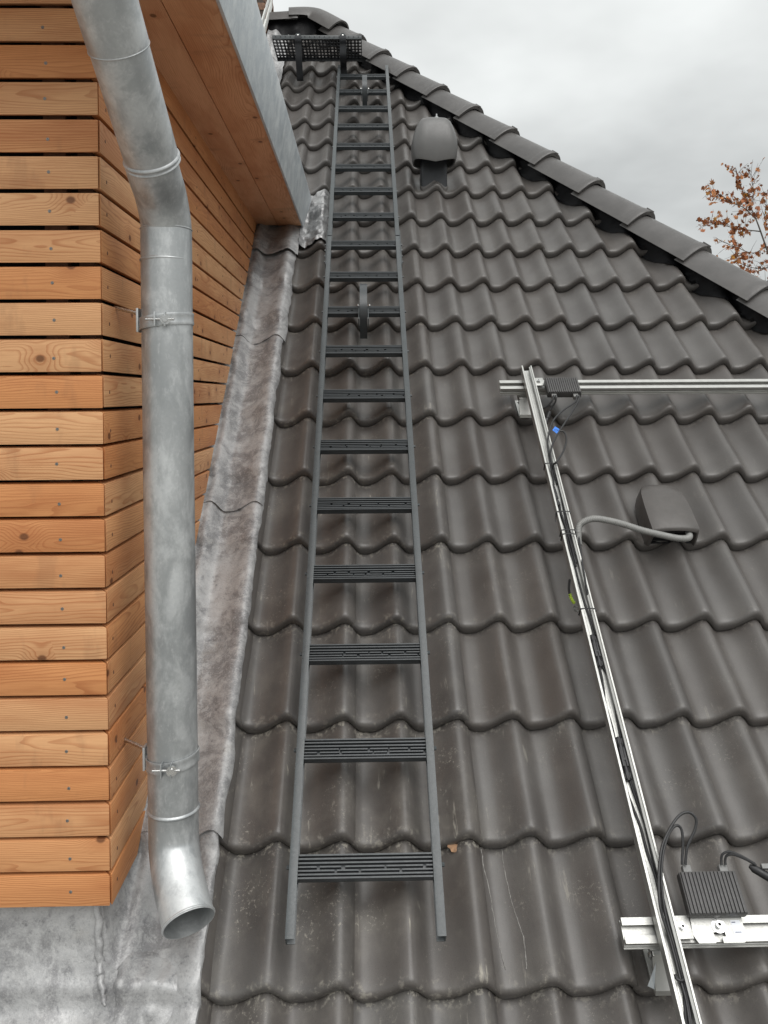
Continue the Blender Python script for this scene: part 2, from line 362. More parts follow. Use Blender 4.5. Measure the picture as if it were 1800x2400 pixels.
TILE_V = [G+0.075, 0.30, 0.22, 0.13, 0.06, 0.03, 0.0150, 0.0105, 0.0065, 0.003, 0.0008, 0.0, -0.0005, 0.003]
TILE_D = [0, 0, 0, 0, 0, 0, 0.0005, 0.0017, 0.0042, 0.0085, 0.0140, 0.0210, 0.0300, 0.0385]
def tile_mesh(seed):
    rnd = random.Random(seed); b = MB(); x0, x1 = 0.020, 0.3305
    xs = [x0+(x1-x0)*i/30 for i in range(31)]
    ph = [rnd.uniform(0, 6.28) for _ in range(4)]
    def top(x, v, d):
        h = hwave(x); n = AMP*(h-1)-0.038*v/G-d
        if x < x0+0.03: n -= 0.0065*(1-(x-x0)/0.03)**1.2
        if x > x1-0.006: n -= 0.0035*((x-x1+0.006)/0.006)**2
        return n
    rows = []
    for v, d in zip(TILE_V, TILE_D):
        row = []
        for x in xs:
            vv = v-0.010*(1-hwave(x))*(1-min(1, v/0.2))+0.0012*math.sin(x*60+ph[0])*(1 if v < 0.02 else 0)
            row.append((x, vv, top(x, v, d)+0.0006*math.sin(x*31+ph[1])*math.sin(v*19+ph[2])))
        if True:
            l, r = row[0], row[-1]
            row = [(l[0], l[1], l[2]-0.012)]+row+[(r[0]+0.0005, r[1], r[2]-0.010)]
        rows.append(row)
    b.grid(rows)
    last = rows[-1]; b.grid([last, [(p[0], p[1]+0.05, p[2]) for p in last]])
    return b.mesh('tile', M_TILE, ang=50)
TMESH = [tile_mesh(s) for s in range(5)]
def near_vent(i, k): return False
vcount = 0; TILES = {}
rt = random.Random(11)
for k in range(-4, 21):
    for i in range(-7, 12):
        ur = i*TW; v0 = k*G
        if i < -3 and v0 < 3.2: continue
        if v0 > VRIDGE-0.1: continue
        if ur+TW+0.03 < -0.47 and v0 < 2.9: continue                       # under the dormer
        left, right = ur, ur+TW+0.04
        lo, hi = v0-0.01, v0+G+0.08
        if left > hip_u(lo)-0.05: continue                        # beyond the hip
        me = TMESH[rt.randrange(5)]
        M = Matrix.Translation(W(ur+rt.uniform(-0.0012, 0.0012), v0+rt.uniform(-0.002, 0.002), rt.uniform(-0.0008, 0.0008))) @ RM @ Matrix.Rotation(rt.uniform(-0.003, 0.003), 4, 'Z')
        cut_r = right > hip_u(hi)-0.05
        cut_t = hi > VRIDGE-0.09
        if cut_r or cut_t:
            me = me.copy(); bm = bmesh.new(); bm.from_mesh(me)
            if cut_r:
                p = Vector((hip_u(v0)-0.045-ur, 0, 0))
                bmesh.ops.bisect_plane(bm, geom=bm.verts[:]+bm.edges[:]+bm.faces[:], plane_co=p, plane_no=HPER, clear_outer=True)
            if cut_t:
                bmesh.ops.bisect_plane(bm, geom=bm.verts[:]+bm.edges[:]+bm.faces[:], plane_co=(0, VRIDGE-0.09-v0, 0), plane_no=(0, 1, 0), clear_outer=True)
            if len(bm.verts) < 4: bm.free(); continue
            bm.to_mesh(me); bm.free()
        t = link('tile', me, deck); t.matrix_local = M
        w = 0.08+0.20*rt.random()**2
        if k <= 5: w += 0.18*(1-max(k, 0)/6)
        if -1 <= i <= 0 and k <= 9: w += 0.22
        if i <= 2 and k <= 1: w += 0.22
        if -1 <= i <= 0 and 0 <= k <= 7: w += 0.22
        t['wear'] = w; vcount += 1
        TILES[(i, k)] = t

# hip and ridge tiles -------------------------------------------------
def cap_mesh(L=0.425):
    b = MB(); rows = []
    prof = []
    for j in range(25):
        a = -1+2*j/24
        x = 0.112*a; z = 0.102*(1-abs(a)**2.1)
        prof.append((x, z))
    ys = [0.0, 0.003, 0.012, 0.03, 0.045, 0.052, 0.06, 0.20, 0.33, L]      # 0 = lower (free) end
    sc = [1.00, 1.025, 1.038, 1.038, 1.022, 1.004, 0.996, 0.974, 0.952, 0.932]
    for y, s_ in zip(ys, sc):
        rows.append([(x*s_, y, z*s_-0.022*y/L) for x, z in prof])
    inner = [(x*0.86, 0.002, z*0.84-0.004) for x, z in prof]
    deep = [(x*0.84, 0.10, z*0.82-0.008) for x, z in prof]
    b.grid([deep, inner]+rows)
    return b.mesh('hip_tile', M_HIP, ang=42)
CAPM = cap_mesh()
hup = (RN+hn).normalized()
hz = (hup-hup.dot(hd)*hd).normalized()
hx = hd.cross(hz).normalized()              # y axis = -hd (up the hip)
def cap_at(P, ydir, zdir, name='hip_tile', me=None, wob=0.0):
    y = ydir.normalized(); z = (zdir-zdir.dot(y)*y).normalized(); x = y.cross(z)
    M = Matrix(((x.x, y.x, z.x, P.x), (x.y, y.y, z.y, P.y), (x.z, y.z, z.z, P.z), (0, 0, 0, 1)))
    o = link(name, me or CAPM, deck); o.matrix_local = M; return o
step = 0.3755
slen = (W(hip_u(0), 0, 0)-W(hip_u(1), 1, 0)).length        # world length per unit v along the hip
# lower ends measured along v (free end of each cap)
vcap = 3.500
kk = -9
for k in range(-9, 10):
    v = vcap+k*step/slen
    if v > VRIDGE-0.33 or v < -1.2: continue
    P = W(hip_u(v), v, 0)-hz*0.021
    cap_at(P+hz*random.uniform(-0.002, 0.002), -hd+Vector((random.uniform(-.004, .004), 0, random.uniform(-.003, .003))), hz)
# clip on every hip tile joint
for k in range(-9, 8):
    v = vcap+k*step/slen
    if v > VRIDGE-0.4 or v < -1.2: continue
    P = W(hip_u(v), v, 0)+hz*0.0865
    c = MB(); c.box((-0.009, -0.004, -0.012), (0.009, 0.035, 0.0))
    o = part('hip_clip', c, M_HIP, deck, bevel=0.002)
    y = -hd; z = hz; x = y.cross(z)
    o.matrix_local = Matrix(((x.x, y.x, z.x, P.x), (x.y, y.y, z.y, P.y), (x.z, y.z, z.z, P.z), (0, 0, 0, 1)))
rz = Vector((0, 0, 1))
RT = W(0, VRIDGE, 0)
for k in range(5):
    P = Vector((-0.485-0.36*k+0.05, RT.y, RT.z+0.006))
    cap_at(P, Vector((-1, 0, 0)), rz, 'ridge_tile')
# last ridge tile: lifted over its neighbour, bending down onto the hip
hipP = lambda v, n: W(hip_u(v), v, 0)+hz*n
path_ = spline([Vector((-0.505, RT.y, RT.z+0.030)), Vector((-0.40, RT.y, RT.z+0.034)), Vector((-0.325, RT.y-0.006, RT.z+0.026)), Vector((-0.262, RT.y-0.045, RT.z-0.012)), hipP(6.08, 0.004)], 6)
sb = MB(); rows = []
for q, p in enumerate(path_):
    tdir = (path_[min(q+1, len(path_)-1)]-path_[max(q-1, 0)]).normalized()
    f = q/(len(path_)-1); up = rz.lerp(hz, f*f); up = (up-up.dot(tdir)*tdir).normalized(); sx_ = tdir.cross(up)
    rows.append([p+sx_*(0.114*t_)+up*(0.100*(1-abs(t_)**2.2)) for t_ in [-1+2*j/24 for j in range(25)]])
inn = [[p-(p-path_[i_])*0.10 for p in rows[i_]] for i_ in (0, 4)]
sb.grid([inn[1], inn[0]]+rows+[[p-(p-path_[-1])*0.12 for p in rows[-1]]])
part('ridge_end_tile', sb, M_HIP, deck, ang=50)
# crumpled black hip roll between tiles and hip tiles
sl = MB(); rows = []
nn = 420
for q in range(nn+1):
    v = -1.2+(VRIDGE-0.05+1.2)*q/nn; row = []
    for j in range(9):
        t = j/8; off = -0.02-0.086*t
        u = hip_u(v)+HPER.x*off; vv = v+HPER.y*off
        f = (vv/G) % 1.0
        nt = AMP*(hwave(u)-1)-0.038*f
        n = (1-t)**1.5*0.036+(1-(1-t)**1.5)*(nt+0.006)
        n += 0.012*mnoise.noise(Vector((u*45, vv*45, t*3)))*(0.3+t)*(1-0.6*t)
        if t > 0.9: off2 = 0.014*mnoise.noise(Vector((q*0.21, 3, 1)))+0.006*mnoise.noise(Vector((q*0.8, 9, 1))); u += HPER.x*off2; vv += HPER.y*off2
        row.append(W(u, vv, n))
    rows.append(row)
sl.grid(rows); part('hip_roll', sl, M_SEAL, deck)
pf = hn.cross(hd).normalized()
if pf.z > 0: pf = -pf
sl = MB(); rows = []
for q in range(121):
    v = -1.2+(VRIDGE-0.02+1.2)*q/120; P = W(hip_u(v), v, 0)
    rows.append([P+hz*0.036*(1-j/6)+pf*(-0.02+0.17*j/6)+hn*(0.004*mnoise.noise(Vector((v*30, j*0.7, 5)))-0.02*j/6) for j in range(7)])
sl.grid(rows); part('hip_roll', sl, M_SEAL, deck)
sl = MB(); rows = []
for q in range(90):
    u = hu1+0.05-1.9*q/89; row = []
    for j in range(8):
        t = j/7; v = VRIDGE+0.0-0.02-0.155*t; n = (1-t)*0.06+t*(AMP*(hwave(u)-1)-0.038*((v/G) % 1)+0.006)+0.006*mnoise.noise(Vector((u*40, v*40, 2)))
        row.append(W(u, v, n))
    rows.append(row)
sl.grid(rows); part('ridge_roll', sl, M_SEAL, deck)
# far hip side: plain long tiles in rows
fs = MB()
for k in range(60):
    pass

# ------------------------------------------------------------------ dormer
XW, YF = -0.466, 0.006
ZB, PIT, BH, BT = 0.1749, 0.07313, 0.0690, 0.022
dorm = thing('dormer', 'timber clad dormer with orange brown larch boards and zinc edged overhang', 'dormer', (XW, YF, ZB))
D0 = Vector((XW, YF, ZB))
def rhomb(z0, sl=0.0046):      # (depth into wall, z) cross-section, slanted top and bottom edges
    return [(0, z0), (0, z0+BH-sl), (BT, z0+BH), (BT, z0+sl)]
def bevel_cut_mesh(b, name, mat, planes, bevel=0.0016):
    me = bpy.data.meshes.new(name); me.from_pydata(b.v, [], b.f); bm = bmesh.new(); bm.from_mesh(me)
    bmesh.ops.recalc_face_normals(bm, faces=bm.faces)
    for co, no in planes:
        r = bmesh.ops.bisect_plane(bm, geom=bm.verts[:]+bm.edges[:]+bm.faces[:], plane_co=co, plane_no=no, clear_outer=True)
        es = [e for e in r['geom_cut'] if isinstance(e, bmesh.types.BMEdge)]
        if es: bmesh.ops.edgeloop_fill(bm, edges=es)
    bmesh.ops.recalc_face_normals(bm, faces=bm.faces)
    es = [e for e in bm.edges if len(e.link_faces) == 2 and e.calc_face_angle(0) > 0.3]
    bmesh.ops.bevel(bm, geom=es, offset=bevel, segments=2, profile=0.6, affect='EDGES', clamp_overlap=True)
    finish(bm, me, mat, True, 30); return me
FL = 0.95
sc = MB(); sc.disc((0, 0.0004, 0), (0, -1, 0), 0.0036, 0.0012, 12, 0.0030)
sc.disc((0, -0.0008, 0), (0, -1, 0), 0.0018, -0.0012, 6)
SCREW = sc.mesh('screw', M_SCREW)
sd_ = MB(); sd_.disc((0, 0.0003, 0), (0, -1, 0), 0.0030, 0.0008, 8, 0.0026)
NAIL = sd_.mesh('screw', M_BATTEN)
NB = 26
rb = random.Random(3)
SOF = 2.062
for k in range(NB):
    z0 = 0.0
    prof = rhomb(0.0)
    # front board, local x along its length, front face at y=0, right end mitred at x=0
    b = MB(); b.prism([(y, z) for y, z in prof], (-FL, 0, 0), (0.03, 0, 0), (0, 1, 0), (0, 0, 1))
    me = bevel_cut_mesh(b, 'front_board', M_BOARD, [(Vector((-0.0022, 0, 0)), Vector((1, 1, 0)).normalized())])
    o = link('front_board', me, dorm)
    o.location = (rb.uniform(-0.0012, 0.0012), rb.uniform(-0.0006, 0.0006), k*PIT+rb.uniform(-0.0008, 0.0008))
    s1 = link('screw', SCREW, o); s1.location = (-0.096+0.026*(k/NB-0.5)*-1+rb.uniform(-0.003, 0.003), 0, 0.029+rb.uniform(-0.004, 0.005)); s1.rotation_euler.y = rb.uniform(0, 1)
    # side board: runs along +Y, outer face at x = XW; local x axis along world Y
    zc_ = ZB+k*PIT
    z_mid = zc_
    # roof cut plane (n = 0.012) in board local coordinates (x along Y, y into wall (-X), z up)
    yend = (zc_+BH)/math.tan(A)-YF+0.3
    b = MB(); b.prism([(y, z) for y, z in prof], (-0.03, 0, 0), (yend, 0, 0), (0, 1, 0), (0, 0, 1))
    ncl = 0.010+rb.uniform(-0.004, 0.004)
    co = W(0, 0, ncl)-Vector((0, YF, zc_))           # world (Y,Z) relative to board origin
    planes = [(Vector((0.0022, 0, 0)), Vector((-1, 1, 0)).normalized()), (Vector((co.y, 0, co.z)), Vector((SA, 0, -CA)))]
    me = bevel_cut_mesh(b, 'side_board', M_BOARD, planes)
    if len(me.polygons) < 5: continue
    o = link('side_board', me, dorm)
    o.matrix_local = Matrix.Translation((rb.uniform(-0.0008, 0.0008), 0.0, k*PIT+rb.uniform(-0.0008, 0.0008))) @ Matrix(((0, -1, 0, 0), (1, 0, 0, 0), (0, 0, 1, 0), (0, 0, 0, 1)))
    ymax = zc_/math.tan(A)-YF-0.04
    for q, yy in enumerate((0.042, 0.50, 0.96, 1.42, 1.88)):
        if yy < ymax:
            s1 = link('screw', NAIL, o); s1.location = (yy+rb.uniform(-0.006, 0.006), 0, 0.028+rb.uniform(-0.006, 0.006)); s1.scale = (1.1, 1, 1.4)
# dark membrane and battens behind the boards
mb = MB(); mb.box((-FL, 0.055, -0.02), (-0.056, 0.06, NB*PIT)); 
me_b = MB()
me_b.add([Vector((-0.056, 0.056, 0.0)), Vector((-0.056, 2.6, 0.0)), Vector((-0.056, 2.6, NB*PIT)), Vector((-0.056, 0.056, NB*PIT))], [[0, 1, 2, 3]])
mo = part('membrane', mb, M_DARK, dorm)
part('membrane', me_b, M_DARK, dorm)
for xx in (-0.10, -0.50, -0.85):
    b = MB(); b.box((xx-0.02, BT+0.001, 0.0), (xx+0.025, 0.054, NB*PIT-0.03)); part('batten', b, M_BATTEN, dorm)
for yy in (0.03, 0.49, 0.95, 1.41, 1.87):
    z0 = max(0.0, (yy+YF+0.05)*math.tan(A)-ZB)
    b = MB(); b.box((-0.054, yy, z0), (-BT-0.001, yy+0.045, NB*PIT-0.03)); part('batten', b, M_BATTEN, dorm)
# soffit planks, zinc edge, flat roof over them
XO = -0.243
def soffit(x0, x1, z0, th, y0=-0.30):
    b = MB(); b.prism([(x0-XW, 0), (x1-XW, 0), (x1-XW, th), (x0-XW, th)], (0, y0-YF, z0-ZB), (0, 3.2, z0-ZB), (1, 0, 0), (0, 0, 1))
    # re-express: local x along Y so the grain runs along the plank
    Mi = Matrix(((0, 1, 0, 0), (-1, 0, 0, 0), (0, 0, 1, 0), (0, 0, 0, 1)))
    bb = MB(); cxm = (x0+x1)/2-XW
    for v in b.v: bb.v.append((v[1], v[2]-(z0-ZB), -(v[0]-cxm)))          # (along Y, height, across)
    bb.f = b.f
    co = W(0, 0, -0.01)
    pl = [(Vector((co.y-YF, co.z-z0, 0)), Vector((SA, -CA, 0)))]
    me = bevel_cut_mesh(bb, 'soffit_plank', M_SOFFIT, pl, 0.0012)
    o = link('soffit_plank', me, dorm)
    o.matrix_local = Matrix(((0, 0, -1, cxm), (1, 0, 0, 0), (0, 1, 0, z0-ZB), (0, 0, 0, 1)))
soffit(-0.3655, XO, SOF, 0.02)
soffit(-0.52, -0.3685, SOF+0.003, 0.02)
b = MB()
y1b, y1t = 2.47-YF, 2.70-YF
pts = [(XO+0.002-XW, SOF-0.004-ZB), (-0.213-XW, 2.238-ZB), (-0.213-XW, 2.246-ZB), (-0.225-XW, 2.250-ZB), (XO-0.010-XW, SOF+0.10-ZB), (XO-0.006-XW, SOF-0.004-ZB)]
b.prism(pts, (0, -0.31-YF, 0), (0, 3.2, 0), (1, 0, 0), (0, 0, 1))
co = W(0, 0, -0.02)-Vector((0, YF, ZB))
me = bevel_cut_mesh(b, 'fascia', M_FASCIA, [(Vector((0, co.y, co.z)), Vector((0, SA, -CA)))], 0.0015)
link('fascia', me, dorm)
b = MB(); b.box((-1.6-XW, -0.29-YF, SOF+0.03-ZB), (XO-0.012-XW, 2.75, 2.236-ZB))
me = bevel_cut_mesh(b, 'flat_roof', M_LEAD, [(Vector((0, co.y, co.z)), Vector((0, SA, -CA)))], 0.003); link('flat_roof', me, dorm)
# front soffit return in front of the cladding
b = MB(); b.box((-1.6-XW, -0.28-YF, SOF+0.0025-ZB), (-0.522-XW, 0.02-YF+0.02, SOF+0.022-ZB)); part('soffit_plank', b, M_SOFFIT, dorm)

# lead flashing --------------------------------------------------------
def lead_n(u, v, seed, flat=0.72):
    f = (v/G) % 1.0; s = f if f < 0.93 else (1-f)/0.07*0.93
    n = AMP*(hwave(u)-1)*flat-0.031*s*0.9+0.009
    p = Vector((u*13+seed, v*9, seed*2.3))
    n += 0.006*mnoise.noise(p)+0.0035*mnoise.noise(p*3.1)+0.0016*mnoise.noise(p*8.3)
    return n
def lead_sheet(v0, v1, seed, uR=-0.281, lift=0.0, uL=-0.502, sag=0.02, up=0.10):
    b = MB(); rows = []; nu, nv = 26, max(24, int((v1-v0)/0.016))
    for a in range(nv+1):
        v = v0+(v1-v0)*a/nv; row = []
        ue = uR+0.006*mnoise.noise(Vector((v*9, seed, 0)))+0.004*mnoise.noise(Vector((v*27, seed, 4)))
        lf = lift+0.006*max(0, 1-(v-v0)/0.08)
        for j in range(nu+1):
            t = j/nu; u = uL+(ue-uL)*t
            n = lead_n(u, v, seed)+lf
            w = max(0.0, 1-(u-uL)/0.040); wv = min(1.0, max(0.0, (v-0.06)/0.10))
            uz = min(1.0, max(0.0, (v-0.022)/0.018))*(up+0.08*max(0, 1-v/0.5))*w**2.0; n = n+0.004*math.sin(v*95+3*math.sin(v*31+seed))*min(1, w*2.5)*(1 if w > 0 else 0)
            vv = v
            if a == 0: vv = v0-sag*(1-hwave(u))+0.006*mnoise.noise(Vector((u*20, seed, 2)))
            if a == 1: vv = v0+0.004-sag*(1-hwave(u))
            row.append((u, vv, n, uz))
        e = row[-1]; row.append((e[0]+0.0015, e[1], e[2]-0.010, 0.0))
        rows.append(row)
    first = [(p[0], p[1]+0.003, p[2]-0.009, p[3]) for p in rows[0]]
    b.grid([first]+rows)
    b.v = [tuple(W(*p[:3])+Vector((0, 0, p[3]))-D0) for p in b.v]
    return part('lead_flashing', b, M_LEAD, dorm, ang=60)
lead_sheet(2.28, 3.02, 1.3, -0.268, 0.004)
lead_sheet(1.36, 2.36, 4.1, -0.278, 0.003)
lead_sheet(0.31, 1.43, 7.7, -0.281, 0.002)
lead_sheet(-0.62, 0.37, 9.2, -0.288, 0.001)
# dark lead tray under the overhang and the bright crumpled piece beside the zinc edge
b = MB(); rows = []
for a in range(19):
    v = 2.96+0.42*a/18; row = []
    for j in range(23):
        u = -0.50+0.245*j/22; n = lead_n(u, v, 2.2, 0.6)+0.012+0.012*max(0, 1-a/3)
        if a == 0: n -= 0.004
        row.append(W(u, v-(0.012*(1-hwave(u)) if a == 0 else 0), n)-D0)
    rows.append(row)
b.grid(rows); part('lead_flashing', b, M_LEAD, dorm, ang=60)
b = MB(); rows = []
for a in range(47):
    v = 3.05+0.53*a/46; row = []
    for j in range(21):
        t = j/20; u = -0.255+(0.138+0.006*mnoise.noise(Vector((v*14, 0, 1))))*t
        n = lead_n(u, v, 5.5, 0.9)+0.012+0.012*mnoise.noise(Vector((u*42, v*36, 7)))+0.004*mnoise.noise(Vector((u*100, v*90, 3)))
        n += 0.020*max(0, 1-t/0.25)**2
        if t == 1: n -= 0.012
        row.append(W(u, v-(0.02*(1-hwave(u)) if a == 0 else 0), n-(0.008 if a == 0 else 0))-D0)
    rows.append(row)
b.grid(rows); part('lead_flashing', b, M_LEADN, dorm, ang=60)
b = MB(); rows = []
for a in range(90):
    v = 3.50+2.7*a/89; row = []
    for j in range(17):
        t = j/16; u = -0.66+(0.16+0.012*mnoise.noise(Vector((v*9, 0, 1))))*t
        n = lead_n(u, v, 8.5, 0.85)+0.010+0.03*max(0, 1-t/0.3)**2-(0.01 if t == 1 else 0)
        row.append(W(u, v, n)-D0)
    rows.append(row)
b.grid(rows); part('lead_flashing', b, M_LEAD, dorm, ang=60)
# apron below the front boards
b = MB(); rows = []; nu = 70
for a in range(64):
    row = []
    for j in range(nu+1):
        u = -1.35+(0.895)*j/nu
        if a < 20:        # upstand
            t = a/20; z = 0.26-0.215*t; y = 0.034-0.006*t
            p = Vector((min(u, -0.499), y, z))
            p.y += 0.003*mnoise.noise(Vector((u*7, z*9, 0)))
            q = max(0.0, (t-0.8)/0.2); p.y -= 0.012*q*q
        else:
            t = (a-20)/43; v = 0.030-0.70*t
            n = lead_n(u, v, 3.3, 0.35)+0.004+0.012*math.exp(-((v-0.03)/0.03)**2)
            p = W(u, v, n)
        row.append(p-D0)
    rows.append(row)
b.grid(rows); part('lead_apron', b, M_LEAD, dorm, ang=60)
# folded lead lump at the corner
b = MB(); rows = []
for a in range(25):
    row = []
    for j in range(25):
        s, t = a/24*2-1, j/24*2-1; rr = math.hypot(s, t)
        u = -0.405+0.075*t+0.025*s; v = 0.000+0.085*s-0.03*t
        n = lead_n(u, v, 9.2)-0.006+0.036*max(0, 1-rr*rr)**1.2*(1+0.5*mnoise.noise(Vector((u*30, v*30, 1))))
        row.append(W(u, v, n)-D0)
    rows.append(row)
b.grid(rows); part('lead_corner_fold', b, M_LEAD, dorm, ang=60)

b = MB(); sp_ = spline([(-0.503, 0.030, 0.26), (-0.502, 0.029, 0.17), (-0.500, 0.027, 0.09), (-0.496, 0.018, 0.042), (-0.486, -0.004, 0.014), (-0.470, -0.030, -0.008)], 10)
b.tube([p-D0+Vector((0.004*mnoise.noise(Vector((i*0.3, 1, 2))), 0.003*mnoise.noise(Vector((i*0.3, 5, 2))), 0)) for i, p in enumerate(sp_)], 0.007, 12, True, [0.0075+0.004*mnoise.noise(Vector((i*0.35, 0, 0)))-0.004*max(0, (i-38)/12) for i in range(len(sp_))])
part('lead_seam', b, M_LEAD, dorm)
# ------------------------------------------------------------------ downpipe
PR = 0.0528
PX, PY = -0.3555, 0.085
pipe = thing('downpipe', 'mottled galvanised round rainwater downpipe in front of the timber cladding', 'downpipe', (PX, PY, 0.15))
P0 = Vector((PX, PY, 0.15))
def rel(p): return Vector(p)-P0
def arc_path(pts, rad, n=8):
    P = [Vector(p) for p in pts]; out = [P[0]]
    for i in range(1, len(P)-1):
        a = (P[i-1]-P[i]).normalized(); c = (P[i+1]-P[i]).normalized()
        th = a.angle(c); d = rad/math.tan(th/2); s, e = P[i]+a*d, P[i]+c*d
        for k in range(n+1):
            t = k/n; out.append((1-t)**2*s+2*t*(1-t)*(P[i]*0.85+(s+e)/2*0.15)+t*t*e)
    out.append(P[-1]); return out
def pipe_part(name, pts, r, **k):
    b = MB(); b.tube([rel(p) for p in pts], r, 40, False, k.get('rs')); return part(name, b, M_PIPE, pipe)
axX = lambda z: PX+0.0
pa = Vector((-0.355, -0.052, 1.7068)); pb = Vector((-0.3698, -0.20, 1.8512))
dslant = (pb-pa).normalized()
kink = pa-dslant*((pa.y-PY)/dslant.y) if abs(dslant.y) > 1e-6 else pa
kink = Vector((PX+0.001, PY, 1.5735))
pipe_part('pipe_section', [(PX, PY, 0.335), (PX, PY, 1.05), (PX+0.0015, PY, 1.572)], PR)
# upper elbow
el = arc_path([(PX+0.0015, PY, 1.545), (PX+0.002, PY, 1.607), pa+dslant*0.0+Vector((0, 0.0, 0.0))*0, pa+dslant*0.03], 0.03, 1)
el = spline([(PX+0.0015, PY, 1.545), (PX+0.002, PY-0.004, 1.585), (PX+0.001, PY-0.040, 1.634), (PX+0.0, -0.005, 1.666), pa-dslant*0.010], 7)
pipe_part('elbow', el, PR*0.985)
pipe_part('pipe_section', [pa-dslant*0.04, pb+dslant*0.005], PR*1.0)
pipe_part('pipe_section', spline([pb-dslant*0.02, pb+dslant*0.02, pb+dslant*0.20, pb+dslant*0.30+Vector((-0.01, 0, 0.03)), pb+dslant*0.36+Vector((-0.02, 0.0, 0.10))], 5), PR*1.03)
def ring(p, axis, r, w=0.006):
    b = MB(); axis = Vector(axis).normalized(); p = rel(p); pts = [p+axis*(w*(t-0.5)*2) for t in (0, .2, .4, .5, .6, .8, 1)]
    rs = [r+w*0.75*math.sin(math.pi*t) for t in (0, .2, .4, .5, .6, .8, 1)]
    b.tube(pts, r, 40, False, rs); return part('collar', b, M_PIPE, pipe)
ring(pa-dslant*0.028, dslant, PR*1.0, 0.0045); ring(pa-dslant*0.038, dslant, PR*1.0, 0.003)
ring(pb-dslant*0.018, dslant, PR*1.02, 0.002)
ring((PX+0.0015, PY, 1.571), (0, 0, 1), PR*1.0, 0.002)
ring((PX, PY, 0.338), (0, 0, 1), PR, 0.0045)
ring((PX, PY, 1.506), (0, 0, 1), PR-0.0032, 0.006)
# outlet shoe
out_c = Vector((-0.300, -0.030, 0.158)); od = Vector((0.42, -0.62, -0.66)).normalized()
sh = spline([(PX, PY, 0.345), (PX, PY, 0.30), (PX+0.004, PY-0.012, 0.252), (PX+0.022, PY-0.052, 0.205), out_c], 8)
b = MB(); pts = [rel(p) for p in sh]; b.tube(pts, PR, 44, False)
b.tube([rel(p) for p in sh], PR-0.0012, 44, False)
m_ = len(sh); s_ = 44
lip = [(m_-1)*s_+j for j in range(s_)]; lip2 = [m_*s_+(m_-1)*s_+j for j in range(s_)]
for j in range(s_): b.f.append([lip[j], lip[(j+1) % s_], lip2[(j+1) % s_], lip2[j]])
part('outlet_shoe', b, M_PIPE, pipe)
tdir = (sh[-1]-sh[-2]).normalized()
ring(sh[-1]-tdir*0.004, tdir, PR, 0.003)
# clamps
for zc_, wy in ((1.378, 0.093), (0.447, 0.105)):
    br = link('bracket', None, pipe) if False else None
    b = MB(); n = 44
    rows = []
    for dz, dr in ((-0.0125, 0.0012), (-0.0125, 0.0032), (-0.009, 0.0040), (-0.006, 0.0032), (0.006, 0.0032), (0.009, 0.0040), (0.0125, 0.0032), (0.0125, 0.0012)):
        tilt = 0.012
        rows.append([rel((PX+(PR+dr)*math.cos(2*math.pi*j/n), PY+(PR+dr)*math.sin(2*math.pi*j/n), zc_+dz+tilt*math.cos(2*math.pi*j/n)*0.5)) for j in range(n)])
    b.grid(rows, True)
    cl = part('bracket', b, M_PIPE, pipe)
    fx, fy = PX+0.006, PY-PR-0.003
    for lo_, hi_ in (((fx-0.016, fy-0.014, zc_-0.015), (fx-0.0135, fy+0.004, zc_+0.015)), ((fx+0.004, fy-0.014, zc_-0.015), (fx+0.0065, fy+0.004, zc_+0.015)), ((PX-PR-0.008, PY-0.015, zc_-0.022), (PX-PR-0.003, PY+0.012, zc_+0.028))):
        f = MB(); f.box(rel(lo_), rel(hi_)); part('clamp_ear', f, M_PIPE, cl, bevel=0.0012)
    f = MB(); f.disc(rel((fx-0.034, fy-0.007, zc_)), (1, 0, 0), 0.0028, 0.058, 10); f.disc(rel((fx+0.006, fy-0.007, zc_)), (0.25, -1, 0), 0.011, 0.004, 20); f.disc(rel((fx+0.006, fy-0.010, zc_)), (0.25, -1, 0), 0.0068, 0.005, 16, 0.006)
    part('bolt', f, M_STEEL, cl)
    f = MB(); f.tube([rel((XW-0.004, wy+0.006, zc_+0.032)), rel((PX-PR-0.004, PY+0.002, zc_+0.018))], 0.0042, 12)
    part('rod', f, M_STEEL, cl)

# ------------------------------------------------------------------ roof ladder
LU = 0.0559; LN = 0.060
LB = (LU, 0.071, LN)
lad = thing('roof_ladder', 'long anthracite metal roof ladder with ribbed rungs lying up the tiles', 'ladder', LB, True)
def lv(u, v, n): return Vector((u-LB[0], v-LB[1], n-LB[2]))
RW, RD = 0.0195, 0.036
VT = 5.26
for s in (-1, 1):
    uo = LU+s*0.1687                 # outer edge (measured)
    t = 0.0028
    # channel open towards the rungs
    pr = [(0, 0), (0, -RD), (RW, -RD), (RW, -RD+t), (t, -RD+t), (t, -t), (RW, -t), (RW, 0)]
    pr = [(-s*x, y) for x, y in pr]
    for v0, v1 in ((0.071, 2.976), (2.984, VT)):
        b = MB(); b.prism(pr, lv(uo, v0, LN), lv(uo, v1, LN), (1, 0, 0), (0, 0, 1)); part('rail', b, M_PAINT, lad, ang=30, bevel=0.0006)
    b = MB(); b.box(lv(min(uo+s*0.0005, uo+s*0.0045), 2.74, LN-RD+0.005), lv(max(uo+s*0.0005, uo+s*0.0045), 3.04, LN-0.006)); sp = part('splice_plate', b, M_PAINT, lad, bevel=0.001)
    for q in range(4):
        b = MB(); b.disc(lv(uo+s*0.004, 2.77+0.05*q, LN-0.016), (s, 0, 0), 0.006, 0.006, 6); part('bolt', b, M_PAINT, sp)
rungv = [0.2135+0.2703*i for i in range(19)]
RL = 0.1687-RW*0.55
